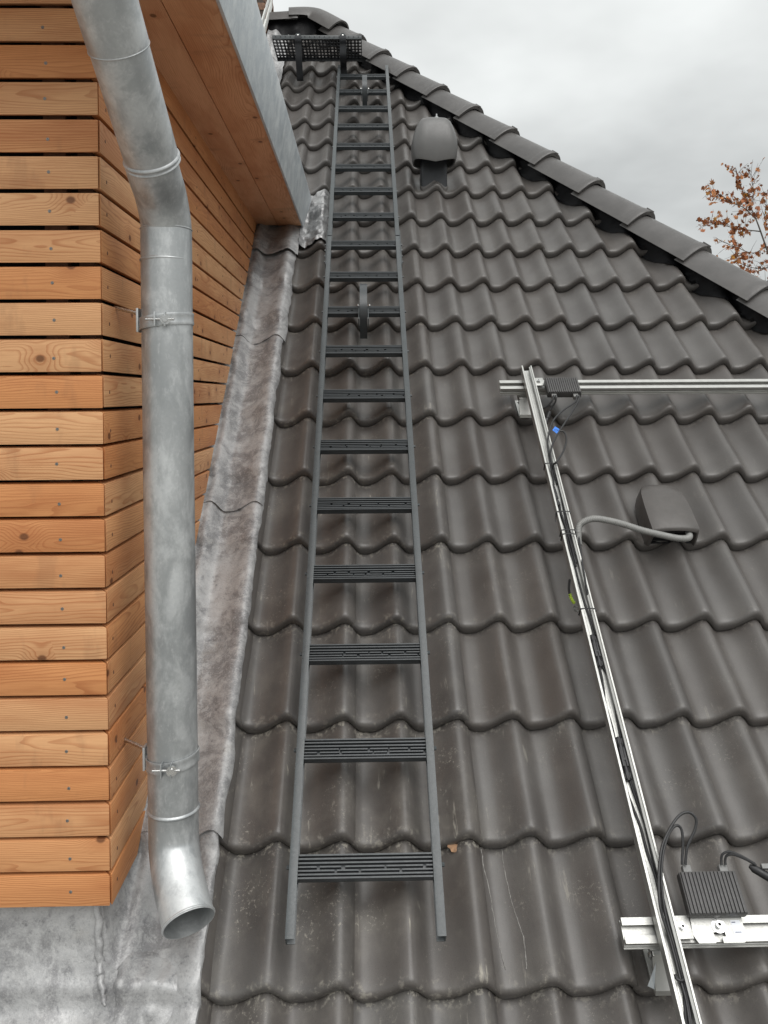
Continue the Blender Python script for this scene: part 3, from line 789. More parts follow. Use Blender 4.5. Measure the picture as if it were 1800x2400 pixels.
def rung_mesh(seed):
    rnd = random.Random(seed); b = MB(); w = 0.052
    b.box((-RL, -w/2, -0.020), (RL, w/2, -0.0125))
    nrib = 7
    for j in range(nrib):
        y = -w/2+0.0022+j*(w-0.0044)/(nrib-1)
        hgt = 0.0 if j in (0, 5, 6) else -0.0018
        if j in (2, 3):
            x = -RL
            while x < RL-0.004:
                L = rnd.uniform(0.03, 0.10); b.box((x, y-0.0016, -0.013), (min(RL, x+L), y+0.0016, hgt-rnd.uniform(0, 0.0008))); x += L+rnd.uniform(0.003, 0.009)
        else:
            b.box((-RL, y-0.0018, -0.013), (RL, y+0.0018, hgt))
    return b.mesh('rung', M_RUNG, ang=30)
RUNG = [rung_mesh(s) for s in range(4)]
bl = MB()
for s in (-1, 1): pass
bm1 = MB(); bm1.disc((0.0, 0, 0), (1, 0, 0), 0.0048, 0.007, 6); BOLT_R = bm1.mesh('bolt', M_PAINT)
for i, v in enumerate(rungv):
    r = link('rung', RUNG[i % 4], lad); r.location = lv(LU, v, LN-0.0045)
    for s in (-1, 1):
        bo = link('bolt', BOLT_R, r); bo.location = (s*0.1687, 0.004, -0.014); bo.rotation_euler.z = 0 if s > 0 else math.pi
def strap(name, path, w, th, mat, parent, org, u0):
    """flat bar bent along a (v,n) path, width across u"""
    b = MB(); pts = spline([(0, p[0], p[1]) for p in path], 6); rows = []
    for i, p in enumerate(pts):
        t = (pts[min(i+1, len(pts)-1)]-pts[max(i-1, 0)]).normalized(); nr = Vector((0, -t.z, t.y))
        w2 = w/2
        rows.append([Vector((u0+dx, p.y, p.z))+nr*dn-Vector(org) for dx, dn in ((-w2, 0), (w2, 0), (w2, th), (-w2, th))])
    o = len(b.v); b.grid(rows, True); b.f.append([o, o+1, o+2, o+3][::-1]); e = o+4*(len(pts)-1); b.f.append([e, e+1, e+2, e+3])
    return part(name, b, mat, parent, ang=40)
for j, (vr, uu) in enumerate(((rungv[8], 0.0545), (rungv[17], 0.0660))):
    st = strap('hook', [(vr-0.074, -0.034), (vr-0.076, 0.03), (vr-0.066, 0.078), (vr-0.036, 0.110), (vr+0.02, 0.126), (vr+0.08, 0.118), (vr+0.122, 0.098), (vr+0.132, 0.090)], 0.030, 0.005, M_RUNG, lad, LB, uu)  # darker coat than the rails puts the hook's downward-facing shade into its colour
    b = MB()
    for s in (-1, 1):
        b.box(lv(uu+s*0.019-0.0022, vr-0.085, 0.02), lv(uu+s*0.019+0.0022, vr-0.010, 0.070))
    part('hook_guide', b, M_PAINT, st, bevel=0.001)
    for s in (-1, 1):
        b = MB(); b.disc(lv(uu+s*0.024, vr+0.030, LN-0.004), (0, 0.5, 1), 0.0055, 0.006, 12, 0.003); part('bolt', b, M_STEEL, st)

# ------------------------------------------------------------------ roof step (perforated walkway grating)
SY0, SY1, SZ = 3.815, 4.13, 3.548; SX0, SX1 = -0.533, 0.049
stp = thing('roof_step', 'black perforated metal roof step on two brackets above the ladder', 'roof step', ((SX0+SX1)/2, SY1, SZ-0.2))
S0 = Vector(((SX0+SX1)/2, SY1, SZ-0.2))
b = MB(); nx, ny = 25, 6; wx = (SX1-SX0)/nx; wy = (SY1-SY0-0.02)/ny; th = 0.0025
for i in range(nx):
    for j in range(ny):
        big = (i % 2 == 0); cxx = SX0+(i+0.5)*wx; cyy = SY0+0.014+(j+0.5)*wy; sh_ = 0.0
        if not big: 
            pass
        rx, ry = (0.36*wx, 0.36*wy) if big else (0.25*wx, 0.36*wy)
        if j == ny-1: rx, ry = 0.3*wx, 0.2*wy
        out = [(cxx-wx/2, cyy-wy/2), (cxx, cyy-wy/2), (cxx+wx/2, cyy-wy/2), (cxx+wx/2, cyy), (cxx+wx/2, cyy+wy/2), (cxx, cyy+wy/2), (cxx-wx/2, cyy+wy/2), (cxx-wx/2, cyy)]
        inn = [(cxx+rx*math.cos(a), cyy+ry*math.sin(a)) for a in [math.radians(d) for d in (225, 270, 315, 0, 45, 90, 135, 180)]]
        for z in (0, th):
            vs = [Vector((x, y, SZ+z))-S0 for x, y in out+inn]
            b.add(vs, [[q, (q+1) % 8, 8+(q+1) % 8, 8+q] for q in range(8)])
        vs = [Vector((x, y, SZ+z))-S0 for z in (0, th) for x, y in inn]
        b.add(vs, [[q, (q+1) % 8, 8+(q+1) % 8, 8+q] for q in range(8)])
part('grating', b, M_PAINTD, stp, smooth=False)
b = MB(); b.box(Vector((SX0, SY0-0.003, SZ-0.018))-S0+Vector((0, 0, 0.018)), Vector((SX1, SY0+0.0, SZ+0.024))-S0); b.box(Vector((SX0, SY0-0.003, SZ))-S0, Vector((SX1, SY0+0.014, SZ+0.002))-S0)
fl = part('front_flange', b, M_PAINT, stp, bevel=0.0008)
HOLE = MB(); HOLE.disc((0, 0, 0), (0, -1, 0), 0.0036, 0.0006, 10); HOLEM = HOLE.mesh('hole', M_DARK)
for q in range(18):
    o = link('hole', HOLEM, fl); o.location = Vector((SX0+0.022+q*(SX1-SX0-0.044)/17, SY0-0.0031, SZ+0.013))-S0
b = MB(); b.box(Vector((SX0, SY1-0.006, SZ-0.02))-S0, Vector((SX1, SY1-0.003, SZ+0.002))-S0)
for x in (SX0, SX1-0.003): b.box(Vector((x, SY0, SZ-0.014))-S0, Vector((x+0.003, SY1-0.006, SZ-0.0005))-S0)
part('edge_flange', b, M_PAINTD, stp)
for x, fy in ((-0.3655, 3.958), (-0.0745, 4.03)):
    b = MB(); fz = fy*math.tan(A)
    path = [(fy+0.03, fz+0.0), (fy+0.0, fz-0.01), (fy-0.04, fz+0.03), (SY0+0.045, SZ-0.10), (SY0+0.015, SZ-0.03), (SY0-0.006, SZ-0.008), (SY0-0.008, SZ+0.020)]
    pts = spline([(0, p[0], p[1]) for p in path], 6); rows = []
    for i, p in enumerate(pts):
        t = (pts[min(i+1, len(pts)-1)]-pts[max(i-1, 0)]).normalized(); nr = Vector((0, -t.z, t.y)); w2 = 0.021
        rows.append([Vector((x+dx, p.y, p.z))+nr*dn-S0 for dx, dn in ((-w2, 0), (w2, 0), (w2, 0.006), (-w2, 0.006))])
    b.grid(rows, True)
    b.box(Vector((x-0.021, SY0+0.0, SZ-0.007))-S0, Vector((x+0.021, SY1+0.04, SZ-0.001))-S0)
    b.box(Vector((x-0.021, SY0+0.10, SZ-0.022))-S0, Vector((x+0.021, SY0+0.106, SZ-0.001))-S0)
    br = part('bracket', b, M_PAINTD, stp, ang=40)
    b = MB(); b.disc(Vector((x, SY0-0.003, SZ+0.018))-S0, (0, -1, 0), 0.019, 0.003, 20); part('washer', b, M_PAINT, br)
    b = MB(); b.disc(Vector((x, SY0-0.006, SZ+0.018))-S0, (0, -1, 0.25), 0.0095, 0.006, 14, 0.006); part('bolt', b, M_STEEL, br)

# ------------------------------------------------------------------ roof vents
def rrect(w, d, ex=4.0, n=36):
    out = []
    for j in range(n):
        a = 2*math.pi*j/n; c, s = math.cos(a), math.sin(a)
        out.append((w*math.copysign(abs(c)**(2/ex), c), d*math.copysign(abs(s)**(2/ex), s)))
    return out
VB = W(0.436, 3.689, 0.0)
vt = thing('roof_vent', 'grey hooded plastic vent pipe with two screws standing near the hip', 'roof vent', VB)
b = MB(); b.grid([[Vector((0.0715*x, 0.050+0.05*y, z)) for x, y in rrect(1, 1, 7, 32)] for z in (-0.10, 0.02, 0.13)], True); part('stem', b, M_PAINTD, vt)
b = MB(); b.grid([[Vector((x*0.0715*k, 0.050+y*0.05*k, 0.7*AMP*(hwave(0.436+x*0.0715*k)-1)/CA-0.014+z+(0.050+y*0.05*k)*math.tan(A))) for x, y in rrect(1, 1, 7, 48)] for k, z in ((0.98, -0.03), (1.04, 0.0), (1.04, 0.008), (1.02, 0.012), (0.98, 0.012))], True); part('collar', b, M_HOOD, vt)
b = MB(); rows = []
prof = [(0.088, 0.113, 0.100), (0.100, 0.117, 0.104), (0.150, 0.1225, 0.108), (0.185, 0.1215, 0.107), (0.225, 0.112, 0.100), (0.262, 0.100, 0.088), (0.292, 0.086, 0.074), (0.309, 0.068, 0.056), (0.318, 0.040, 0.034), (0.320, 0.008, 0.008)]
rows.append([Vector((0.106*x, 0.093*y, 0.094)) for x, y in rrect(1, 1, 4.2)])
for z, w, d in prof: rows.append([Vector((w*x, d*y, z)) for x, y in rrect(1, 1, 4.2)])
b.grid(rows, True)
b.v = [(v[0], v[1], v[2]-(0.022 if v[2] < 0.11 else 0.0)*max(0, 1-abs(v[0])/0.12)) for v in b.v]
cp = part('cap', b, M_VENT, vt, ang=55)
for dx, dy, z in ((-0.006, 0.045, 0.308), (0.010, -0.048, 0.307)):
    b = MB(); b.disc((dx, dy, z), (0, 0, 1), 0.011, 0.005, 14); b.disc((dx, dy, z+0.004), (0, 0, 1), 0.008, 0.006, 6); b.disc((dx, dy, z+0.009), (0, 0, 1), 0.004, 0.014, 10); part('bolt', b, M_STEEL, cp)

HV = (1.034, 1.175, -0.02)
hv = thing('vent_tile_hood', 'dark brown hooded ventilation tile with grey conduit entering its grille', 'roof vent', HV, True)
def hvp(u, v, n): return Vector((u-HV[0], v-HV[1], n-HV[2]))
b = MB(); rows = []
def hood_row(v, w, top, th=0.0, base=-0.045):
    row = []
    for j in range(27):
        t = -1+2*j/26
        if abs(t) > 0.78:
            q = (1-abs(t))/0.22; uu = math.copysign(w*(1.0-0.08*math.sin(q*math.pi/2)), t); nn_ = base+(top-0.012-base)*math.sin(q*math.pi/2)
        else:
            q = abs(t)/0.78; uu = t/0.78*w*0.92; nn_ = top-0.012*q**2.5
        row.append(hvp(1.034+uu, v, nn_))
    return row
spec = [(1.190, 0.073, 0.030), (1.193, 0.079, 0.037), (1.200, 0.082, 0.040), (1.25, 0.082, 0.039), (1.31, 0.080, 0.036), (1.360, 0.075, 0.031), (1.392, 0.064, 0.022), (1.410, 0.050, 0.008), (1.420, 0.038, -0.02)]
rows = [hood_row(1.225, 0.066, 0.024), hood_row(1.194, 0.069, 0.027)]+[hood_row(*s) for s in spec]
b.grid(rows); part('hood', b, M_HOOD, hv, ang=50)
b = MB(); b.box(hvp(0.967, 1.216, -0.07), hvp(1.101, 1.219, 0.026)); gr = part('grille', b, M_DARK, hv)
for q in range(6):
    b = MB(); n0 = -0.044+0.0135*q; b.box(hvp(0.969, 1.203, n0-0.004), hvp(1.099, 1.2165, n0+0.001)); part('slat', b, M_BLACKP, gr)
b = MB(); b.box(hvp(1.032, 1.204, -0.06), hvp(1.036, 1.2165, 0.024)); part('slat', b, M_BLACKP, gr)

# ------------------------------------------------------------------ solar mounting rails
NR = 0.060
def rail_prof():
    # (v, n) outline: slotted rail 40 x 40 seen from its end
    a = 0.0245; t = 0.0
    return [(-a, -0.030), (a, -0.030), (a, -0.018), (a-0.005, -0.016), (a-0.005, -0.012), (a, -0.010), (a, 0), (0.010, 0), (0.010, -0.003), (0.015, -0.003), (0.015, -0.012), (-0.015, -0.012), (-0.015, -0.003), (-0.010, -0.003), (-0.010, 0), (-a, 0), (-a, -0.010), (-a+0.005, -0.012), (-a+0.005, -0.016), (-a, -0.018)]
def rail(label, u0, u1, v):
    o = thing('mounting_rail', label, 'rail', (u0, v, NR-0.04), True, 'aluminium panel mounting rails')
    b = MB(); b.prism(rail_prof(), Vector((0, 0, 0.04)), Vector((u1-u0, 0, 0.04)), (0, 1, 0), (0, 0, 1))
    me = b.mesh('profile', M_ALU, ang=30)
    link('profile', me, o)
    b = MB(); b.prism([(-0.0275, -0.0285), (-0.0245, -0.0285), (-0.0245, -0.0255), (-0.0275, -0.0255)], Vector((0, 0, 0.04)), Vector((u1-u0, 0, 0.04)), (0, 1, 0), (0, 0, 1))
    part('flange', b, M_ALU, o, ang=30)
    return o
rail('bare aluminium mounting rail running right behind the top of the cable channel', 0.5605, 3.2, 1.8777)
rail('bare aluminium mounting rail low on the roof beside the lower black optimiser', 0.5966, 2.7, 0.0747)
# roof hooks under the rails
def hook(label, u, v, low):
    o = thing('roof_hook', label, 'roof hook', (u, v, 0), True, 'aluminium roof hooks')
    w = 0.022
    b = MB()
    path = [(v+0.02, NR-0.036), (v-0.022, NR-0.036), (v-0.034, NR-0.040), (v-0.046, NR-0.052), (v-low+0.006, -0.014), (v-low, -0.024), (v-low+0.02, -0.038), (v-low+0.12, -0.05)]
    pts = [Vector((0, p[0]-v, p[1])) for p in path]; rows = []
    for i, p in enumerate(pts):
        t = (pts[min(i+1, len(pts)-1)]-pts[max(i-1, 0)]).normalized(); nr = Vector((0, -t.z, t.y))
        rows.append([p+Vector((dx, 0, 0))+nr*dn for dx, dn in ((-w, 0), (w, 0), (w, 0.007), (-w, 0.007))])
    b.grid(rows, True); part('arm', b, M_ALU, o, ang=25)
    b = MB(); b.box((-w, -0.038, NR-0.065), (-w+0.004, 0.01, NR-0.037)); b.box((-w-0.006, -0.0285, NR-0.034), (w+0.006, 0.028, NR-0.0305)); part('plate', b, M_ALU, o, bevel=0.0008)
    b = MB(); b.disc((-w+0.002, -0.03, NR-0.058), (-1, 0, 0), 0.005, 0.006, 6); part('bolt', b, M_STEEL, o)
    return o
hook('aluminium roof hook under the end of the upper mounting rail', 0.6530, 1.8777, 0.092)
hook('aluminium roof hook under the lower mounting rail with bent sheet tab', 0.6800, 0.0747, 0.097)
b = MB(); hk = [o for o in COL.objects if o.name.startswith('roof_hook')][-1]
b.add([(-0.018, -0.047, 0.022), (-0.021, -0.052, 0.024), (-0.042, -0.086, 0.004), (-0.026, -0.089, -0.008), (-0.018, -0.047, 0.0205), (-0.021, -0.052, 0.0225), (-0.042, -0.086, 0.0025), (-0.026, -0.089, -0.0095)], [[0, 1, 2, 3], [7, 6, 5, 4], [0, 4, 5, 1], [1, 5, 6, 2], [2, 6, 7, 3], [3, 7, 4, 0]]); part('bent_tab', b, M_FASCIA, hk)
# cable channel: open U lying on the rails
CU, CN, CW = 0.6797, 0.0690, 0.0175
def chan_u(v): return CU-0.0088*v
ch = thing('cable_channel', 'long open aluminium cable channel running down the roof over both mounting rails', 'cable channel', (chan_u(-0.32), -0.32, CN), True)
ch.matrix_world = ch.matrix_world @ Matrix.Rotation(0.0088, 4, 'Z')
CH = 0.027; t = 0.0022
pr = [(-CW, 0), (CW+0.003, 0), (CW+0.003, CH), (CW-0.001, CH), (CW-0.001, CH-0.005), (CW-0.006, CH-0.007), (CW-0.006, CH-0.012), (CW-0.002, CH-0.014), (CW-0.002, 0.006), (CW-0.006, t), (-CW+t, t), (-CW+t, CH-0.004), (-CW+t+0.003, CH-0.004), (-CW+t+0.003, CH), (-CW, CH)]
b = MB(); b.prism(pr, Vector((0, 0, 0)), Vector((0, 1.945+0.32, 0)), (1, 0, 0), (0, 0, 1)); part('profile', b, M_ALU, ch, ang=30)
b = MB()
for x in (-0.010, -0.003, 0.004): b.box((x, 0, t-0.0002), (x+0.003, 2.26, t+0.0012))
part('floor_rib', b, M_ALU, ch)
# channel fixing plate + screw on both rails
for v, lab in ((1.8777+0.02, 'upper'), (0.0747+0.02, 'lower')):
    b = MB(); b.box((CW+0.002, v+0.30-0.022, 0.0), (CW+0.040, v+0.30+0.022, 0.0045)); pl = part('fixing_plate', b, M_ALU, ch, bevel=0.001)
    b = MB(); b.disc((CW+0.021, v+0.30, 0.004), (0, 0, 1), 0.0075, 0.0025, 18); b.disc((CW+0.021, v+0.30, 0.006), (0, 0, 1), 0.0058, 0.006, 16)
    sc_ = part('screw', b, M_STEEL, pl)
    b = MB(); b.disc((CW+0.021, v+0.30, 0.0121), (0, 0, 1), 0.003, 0.0002, 6); part('socket', b, M_DARK, sc_)

# ------------------------------------------------------------------ cables, ties, connectors
def cable(label, pts, r=0.0031, n=7, mat=None, group='black cables in the channel'):
    pts = [(p[0], p[1], p[2]+0.008) for p in pts]; o = Vector(pts[0]); P = [Vector(p)-o for p in pts]
    b = MB(); b.tube(spline(P, n), r, 8)
    ob = link('cable', b.mesh('cable', mat or M_CABLE)); ob.matrix_world = Matrix.Translation(W(*o)) @ RM
    return tag(ob, label, 'cable', group)
cb = CN+t+0.004
cable('black cable from the upper optimiser running along the left side of the channel', [(0.8210, 1.7735, 0.0860), (0.8181, 1.7619, 0.0850), (0.8067, 1.7377, 0.0840), (0.7636, 1.6993, 0.0850), (0.7212, 1.6492, 0.0900), (0.6957, 1.5990, 0.0960), (0.6786, 1.5483, 0.1000), (0.6697, 1.5106, 0.1000), (0.6668, 1.4707, 0.0920), (0.6683, 1.4480, 0.0820), (0.6699, 1.3763, 0.0687), (0.6623, 1.3098, 0.0667), (0.6645, 1.2439, 0.0667), (0.6699, 1.1928, 0.0667), (0.6715, 1.1493, 0.0667), (0.6698, 1.0891, 0.0667), (0.6727, 1.0310, 0.0667), (0.6732, 0.9748, 0.0667), (0.6750, 0.9046, 0.0667), (0.6788, 0.8475, 0.0667), (0.6803, 0.7924, 0.0667), (0.6777, 0.7422, 0.0697), (0.6741, 0.6862, 0.0697), (0.6715, 0.6244, 0.0667), (0.6661, 0.5812, 0.0667), (0.6698, 0.5268, 0.0667), (0.6686, 0.4706, 0.0667), (0.6637, 0.4166, 0.0667), (0.6672, 0.3683, 0.0667), (0.6742, 0.3216, 0.0667), (0.6809, 0.2765, 0.0667), (0.6822, 0.2265, 0.0667), (0.6869, 0.1783, 0.0667), (0.6871, 0.1473, 0.0667), (0.6873, 0.1170, 0.0667), (0.6917, 0.0845, 0.0667), (0.6951, 0.0501, 0.0667), (0.6952, 0.0167, 0.0667), (0.6900, -0.0236, 0.0667), (0.6834, -0.0625, 0.0667), (0.6719, -0.1123, 0.0667)])
cable('black cable from the upper optimiser making a loop under the blue tag', [(0.8294, 1.7734, 0.0860), (0.8256, 1.7575, 0.0850), (0.8050, 1.7156, 0.0850), (0.7636, 1.6447, 0.0900), (0.7247, 1.5779, 0.0990), (0.7032, 1.5394, 0.1010), (0.6856, 1.5056, 0.1010), (0.6726, 1.4686, 0.0940), (0.6720, 1.4459, 0.0840), (0.6767, 1.3882, 0.0707), (0.6779, 1.3510, 0.0697)])
cable('black cable loop hanging right of the channel below the blue tag', [(0.7219, 1.5702, 0.1000), (0.7342, 1.5651, 0.1000), (0.7379, 1.5412, 0.0990), (0.7310, 1.5093, 0.0970), (0.7110, 1.4640, 0.0980), (0.6829, 1.4185, 0.1040), (0.6744, 1.4162, 0.0850), (0.6821, 1.3891, 0.0697), (0.6826, 1.3068, 0.0697), (0.6795, 1.2217, 0.0697), (0.6777, 1.1467, 0.0697), (0.6758, 1.0866, 0.0697), (0.6763, 1.0262, 0.0727)])
cable('black cable emerging below the small connector, crossing under the paired ties', [(0.6705, 1.2713, 0.0687), (0.6686, 1.2210, 0.0707), (0.6735, 1.1582, 0.0707), (0.6762, 1.0732, 0.0717), (0.6747, 1.0165, 0.0707)])
cable('grey black cable leaving the conduit mouth beside the channel wall', [(0.7059, 1.1388, 0.0700), (0.6998, 1.0879, 0.0750), (0.6895, 1.0140, 0.0880), (0.6836, 0.9564, 0.0980), (0.6844, 0.9230, 0.0850), (0.6885, 0.8761, 0.0697), (0.6918, 0.8271, 0.0667), (0.6858, 0.7837, 0.0687)])
cable('black cable from the middle connector through the blue band to the lower connector', [(0.6797, 0.6959, 0.0687), (0.6958, 0.6449, 0.0687), (0.6954, 0.6223, 0.0697), (0.6891, 0.5665, 0.0697), (0.6866, 0.5173, 0.0687), (0.6844, 0.4911, 0.0687)])
cable('black cable below the lower connector running down to the channel bottom', [(0.6824, 0.3921, 0.0687), (0.6828, 0.3708, 0.0687), (0.6869, 0.3311, 0.0687), (0.6916, 0.2926, 0.0687), (0.6918, 0.2519, 0.0687), (0.6911, 0.2093, 0.0687), (0.6933, 0.1674, 0.0707), (0.6951, 0.1246, 0.0707), (0.6969, 0.0832, 0.0707), (0.6978, 0.0461, 0.0707), (0.6995, 0.0128, 0.0707), (0.6982, -0.0093, 0.0727), (0.6879, -0.0221, 0.0767), (0.6768, -0.0211, 0.0787), (0.6750, -0.0126, 0.0767)])
cable('black cable looping from the lower optimiser down into the channel bottom', [(0.7519, 0.1885, 0.0880), (0.7548, 0.1997, 0.0920), (0.7634, 0.2222, 0.1000), (0.7868, 0.2540, 0.1100), (0.7925, 0.2740, 0.1180), (0.7793, 0.2861, 0.1220), (0.7566, 0.2797, 0.1220), (0.7292, 0.2542, 0.1200), (0.7041, 0.2207, 0.1150), (0.6888, 0.1847, 0.1100), (0.6792, 0.1500, 0.1040), (0.6729, 0.1108, 0.0960), (0.6757, 0.0847, 0.0860), (0.6824, 0.0533, 0.0760), (0.6846, 0.0180, 0.0727), (0.6849, -0.0197, 0.0727), (0.6866, -0.0532, 0.0707), (0.6824, -0.1006, 0.0687)])
cable('black cable with the tighter loop above the lower optimiser', [(0.7448, 0.1886, 0.0880), (0.7470, 0.1998, 0.0920), (0.7551, 0.2289, 0.1000), (0.7572, 0.2553, 0.1080), (0.7471, 0.2622, 0.1120), (0.7308, 0.2508, 0.1120), (0.7127, 0.2257, 0.1100), (0.6980, 0.1947, 0.1080), (0.6870, 0.1543, 0.1000), (0.6831, 0.1155, 0.0900), (0.6842, 0.0806, 0.0800), (0.6884, 0.0429, 0.0727), (0.6894, 0.0070, 0.0727), (0.6910, -0.0273, 0.0707), (0.6885, -0.0684, 0.0697), (0.6832, -0.1129, 0.0687)])
cable('right hand black cable of the lower optimiser bending to the frame edge', [(0.8397, 0.1871, 0.0880), (0.8406, 0.1955, 0.0910), (0.8443, 0.2024, 0.0980), (0.8562, 0.2025, 0.1040), (0.8785, 0.1932, 0.1040), (0.9009, 0.1811, 0.1000)], 0.0028)
cable('second right hand black cable of the lower optimiser under the first', [(0.8309, 0.1872, 0.0880), (0.8321, 0.1956, 0.0910), (0.8359, 0.2051, 0.0980), (0.8495, 0.2080, 0.1040), (0.8699, 0.1996, 0.1060), (0.8978, 0.1835, 0.1020)], 0.0028)
cable('black cable bending left from the upper optimiser behind the channel', [(0.7374, 1.7743, 0.0860), (0.7349, 1.7662, 0.0820), (0.7293, 1.7552, 0.0750), (0.7148, 1.7473, 0.0600), (0.7004, 1.7449, 0.0500), (0.6896, 1.7472, 0.0400), (0.6767, 1.7460, 0.0300)])
cable('short black cable ending in a plug below the upper optimiser', [(0.7444, 1.7742, 0.0860), (0.7442, 1.7618, 0.0820), (0.7419, 1.7545, 0.0700), (0.7321, 1.7465, 0.0550), (0.7225, 1.7390, 0.0450)])
def connector(label, u, v0, v1, s=1.0, rot=0.0):
    o = thing('cable_connector', label, 'connector', (u, v0, cb+0.002), True, 'black inline cable connectors')
    o.matrix_world = o.matrix_world @ Matrix.Rotation(rot, 4, 'Z')
    L = v1-v0; r = 0.0085*s
    def cyl(name, a, c, ra, rb_, mat=M_BLACKP, seg=14):
        b = MB(); b.tube([(0, a*L, 0), (0, c*L, 0)], ra, seg, True, [ra, rb_]); return part(name, b, mat, o, ang=30)
    cyl('nut', 0.0, 0.20, r*0.75, r*0.95); cyl('nut', 0.80, 1.0, r*0.95, r*0.8); cyl('plug', 0.20, 0.5, r*0.8, r*0.8); cyl('socket', 0.5, 0.80, r*0.9, r*0.95)
    for k in range(9):
        a = 2*math.pi*k/9
        for lo in (0.03, 0.83):
            b = MB(); b.box((r*0.85*math.cos(a)-0.0009, lo*L, r*0.85*math.sin(a)-0.0009), (r*0.85*math.cos(a)+0.0009, (lo+0.13)*L, r*0.85*math.sin(a)+0.0012)); part('grip_rib', b, M_BLACKP, o)
    b = MB(); b.box((-r*0.8, 0.30*L, r*0.55), (-r*0.3, 0.74*L, r*1.05)); b.box((r*0.3, 0.30*L, r*0.55), (r*0.8, 0.74*L, r*1.05)); b.box((-r*0.8, 0.44*L, r*0.5), (r*0.8, 0.50*L, r*1.0)); part('latch', b, M_BLACKP, o, bevel=0.0006)
connector('small black cable connector high in the channel, below the blue tag', 0.6660, 1.255, 1.345, 0.85, 0.05)
connector('black cable connector halfway down the channel, below the yellow green earth wire', 0.6765, 0.685, 0.782, 0.95, 0.03)
connector('largest black cable connector, low in the channel above the lower optimiser', 0.6785, 0.383, 0.490, 1.0, 0.01)
def tie(label, v, extra=0):
    o = thing('cable_tie', label, 'cable tie', (chan_u(v), v, CN), True, 'black cable ties round the channel')
    b = MB(); z = CH+0.001; x0, x1 = -CW-0.0015, CW+0.0045
    pts = [(x0, 0, -0.002), (x0, 0, z), (0, 0, z+0.001), (x1, 0, z), (x1, 0, -0.002), (x0, 0, -0.002)]
    b.tube(pts, 0.0017, 6)
    part('band', b, M_CABLE, o, smooth=False)
    b = MB(); b.box((x1-0.001, -0.003, z-0.012), (x1+0.004, 0.003, z-0.004)); part('head', b, M_CABLE, o)
    if extra:
        b = MB(); b.tube([(x0, 0, z), (x0-0.004, -0.006, z-0.006), (x0-0.007, -extra, z-0.014)], 0.0016, 6); part('tail', b, M_CABLE, o)
tie('thin black cable tie near the top of the channel under the blue tag', 1.426)
tie('thin black cable tie with a loose tail below the small connector', 1.215, 0.03)
tie('upper of the paired black cable ties at the conduit mouth', 1.141)
tie('lower of the paired black cable ties at the conduit mouth', 1.125)
tie('thin black cable tie below the yellow green earth wire', 0.856)
def strip(name, label, pts, w, th, mat, cat):
    pass
# blue tags
o = thing('cable_tag', 'blue tape flag with handwritten marks on the cable below the upper optimiser', 'tag', (0.710, 1.578, 0.104), True)
b = MB(); prof = [(-0.0125, 0.0), (0.0, 0.0115), (0.014, 0.0015), (0.001, -0.0125)]
b.prism(prof, (0, 0, 0), (0, 0, 0.0012), (1, 0, 0), (0, 1.6, 0)); part('flag', b, M_BLUE, o, smooth=False)
tcv = bpy.data.curves.new('writing', 'FONT'); tcv.body = 'X2'; tcv.size = 0.0125; tcv.align_x = 'CENTER'; tcv.align_y = 'CENTER'; tcv.extrude = 0.0001
to = bpy.data.objects.new('writing', tcv); COL.objects.link(to); bpy.context.view_layer.update()
dg = bpy.context.evaluated_depsgraph_get(); tme = bpy.data.meshes.new_from_object(to.evaluated_get(dg)); bpy.data.objects.remove(to)
tme.materials.clear(); tme.materials.append(M_INK)
wo_ = link('writing', tme, o); wo_.location = (0.001, -0.001, 0.0016); wo_.rotation_euler.z = math.pi+0.05
o = thing('cable_tag', 'small blue tape band on the cable inside the channel', 'tag', (0.692, 0.612, cb+0.004), True)
b = MB(); b.tube([(0, 0, 0), (0, 0.014, 0)], 0.0040, 12); part('band', b, M_BLUE, o)

# ------------------------------------------------------------------ grey corrugated conduit
path = spline([(0.702, 1.105, 0.068), (0.705, 1.135, 0.074), (0.716, 1.172, 0.084), (0.755, 1.190, 0.090), (0.806, 1.190, 0.082), (0.856, 1.184, 0.070), (0.912, 1.172, 0.056), (0.968, 1.164, 0.044), (1.026, 1.160, 0.030), (1.058, 1.164, 0.024), (1.076, 1.184, 0.012), (1.080, 1.214, 0.004)], 40)
b = MB(); o0 = path[0]; L = 0; pts = []; rs = []
res_ = []; acc = 0; last = path[0]
for p in path: acc += (p-last).length; res_.append((acc, p)); last = p
tot = acc; N = int(tot/0.0013)
j = 0
for i in range(N+1):
    d = tot*i/N
    while j < len(res_)-2 and res_[j+1][0] < d: j += 1
    a0, pA = res_[j]; a1, pB = res_[j+1]; f = (d-a0)/max(1e-9, a1-a0)
    pts.append(pA.lerp(pB, min(1, max(0, f)))-o0); rs.append(0.0097+0.0012*math.sin(2*math.pi*d/0.0054))
b.tube(pts, 0.01, 12, True, rs)
co_ = link('corrugated_conduit', b.mesh('corrugated_conduit', M_CONDUIT, ang=80)); co_.matrix_world = Matrix.Translation(W(*o0)) @ RM
tag(co_, 'grey corrugated conduit arching from the cable channel into the vent hood', 'conduit')
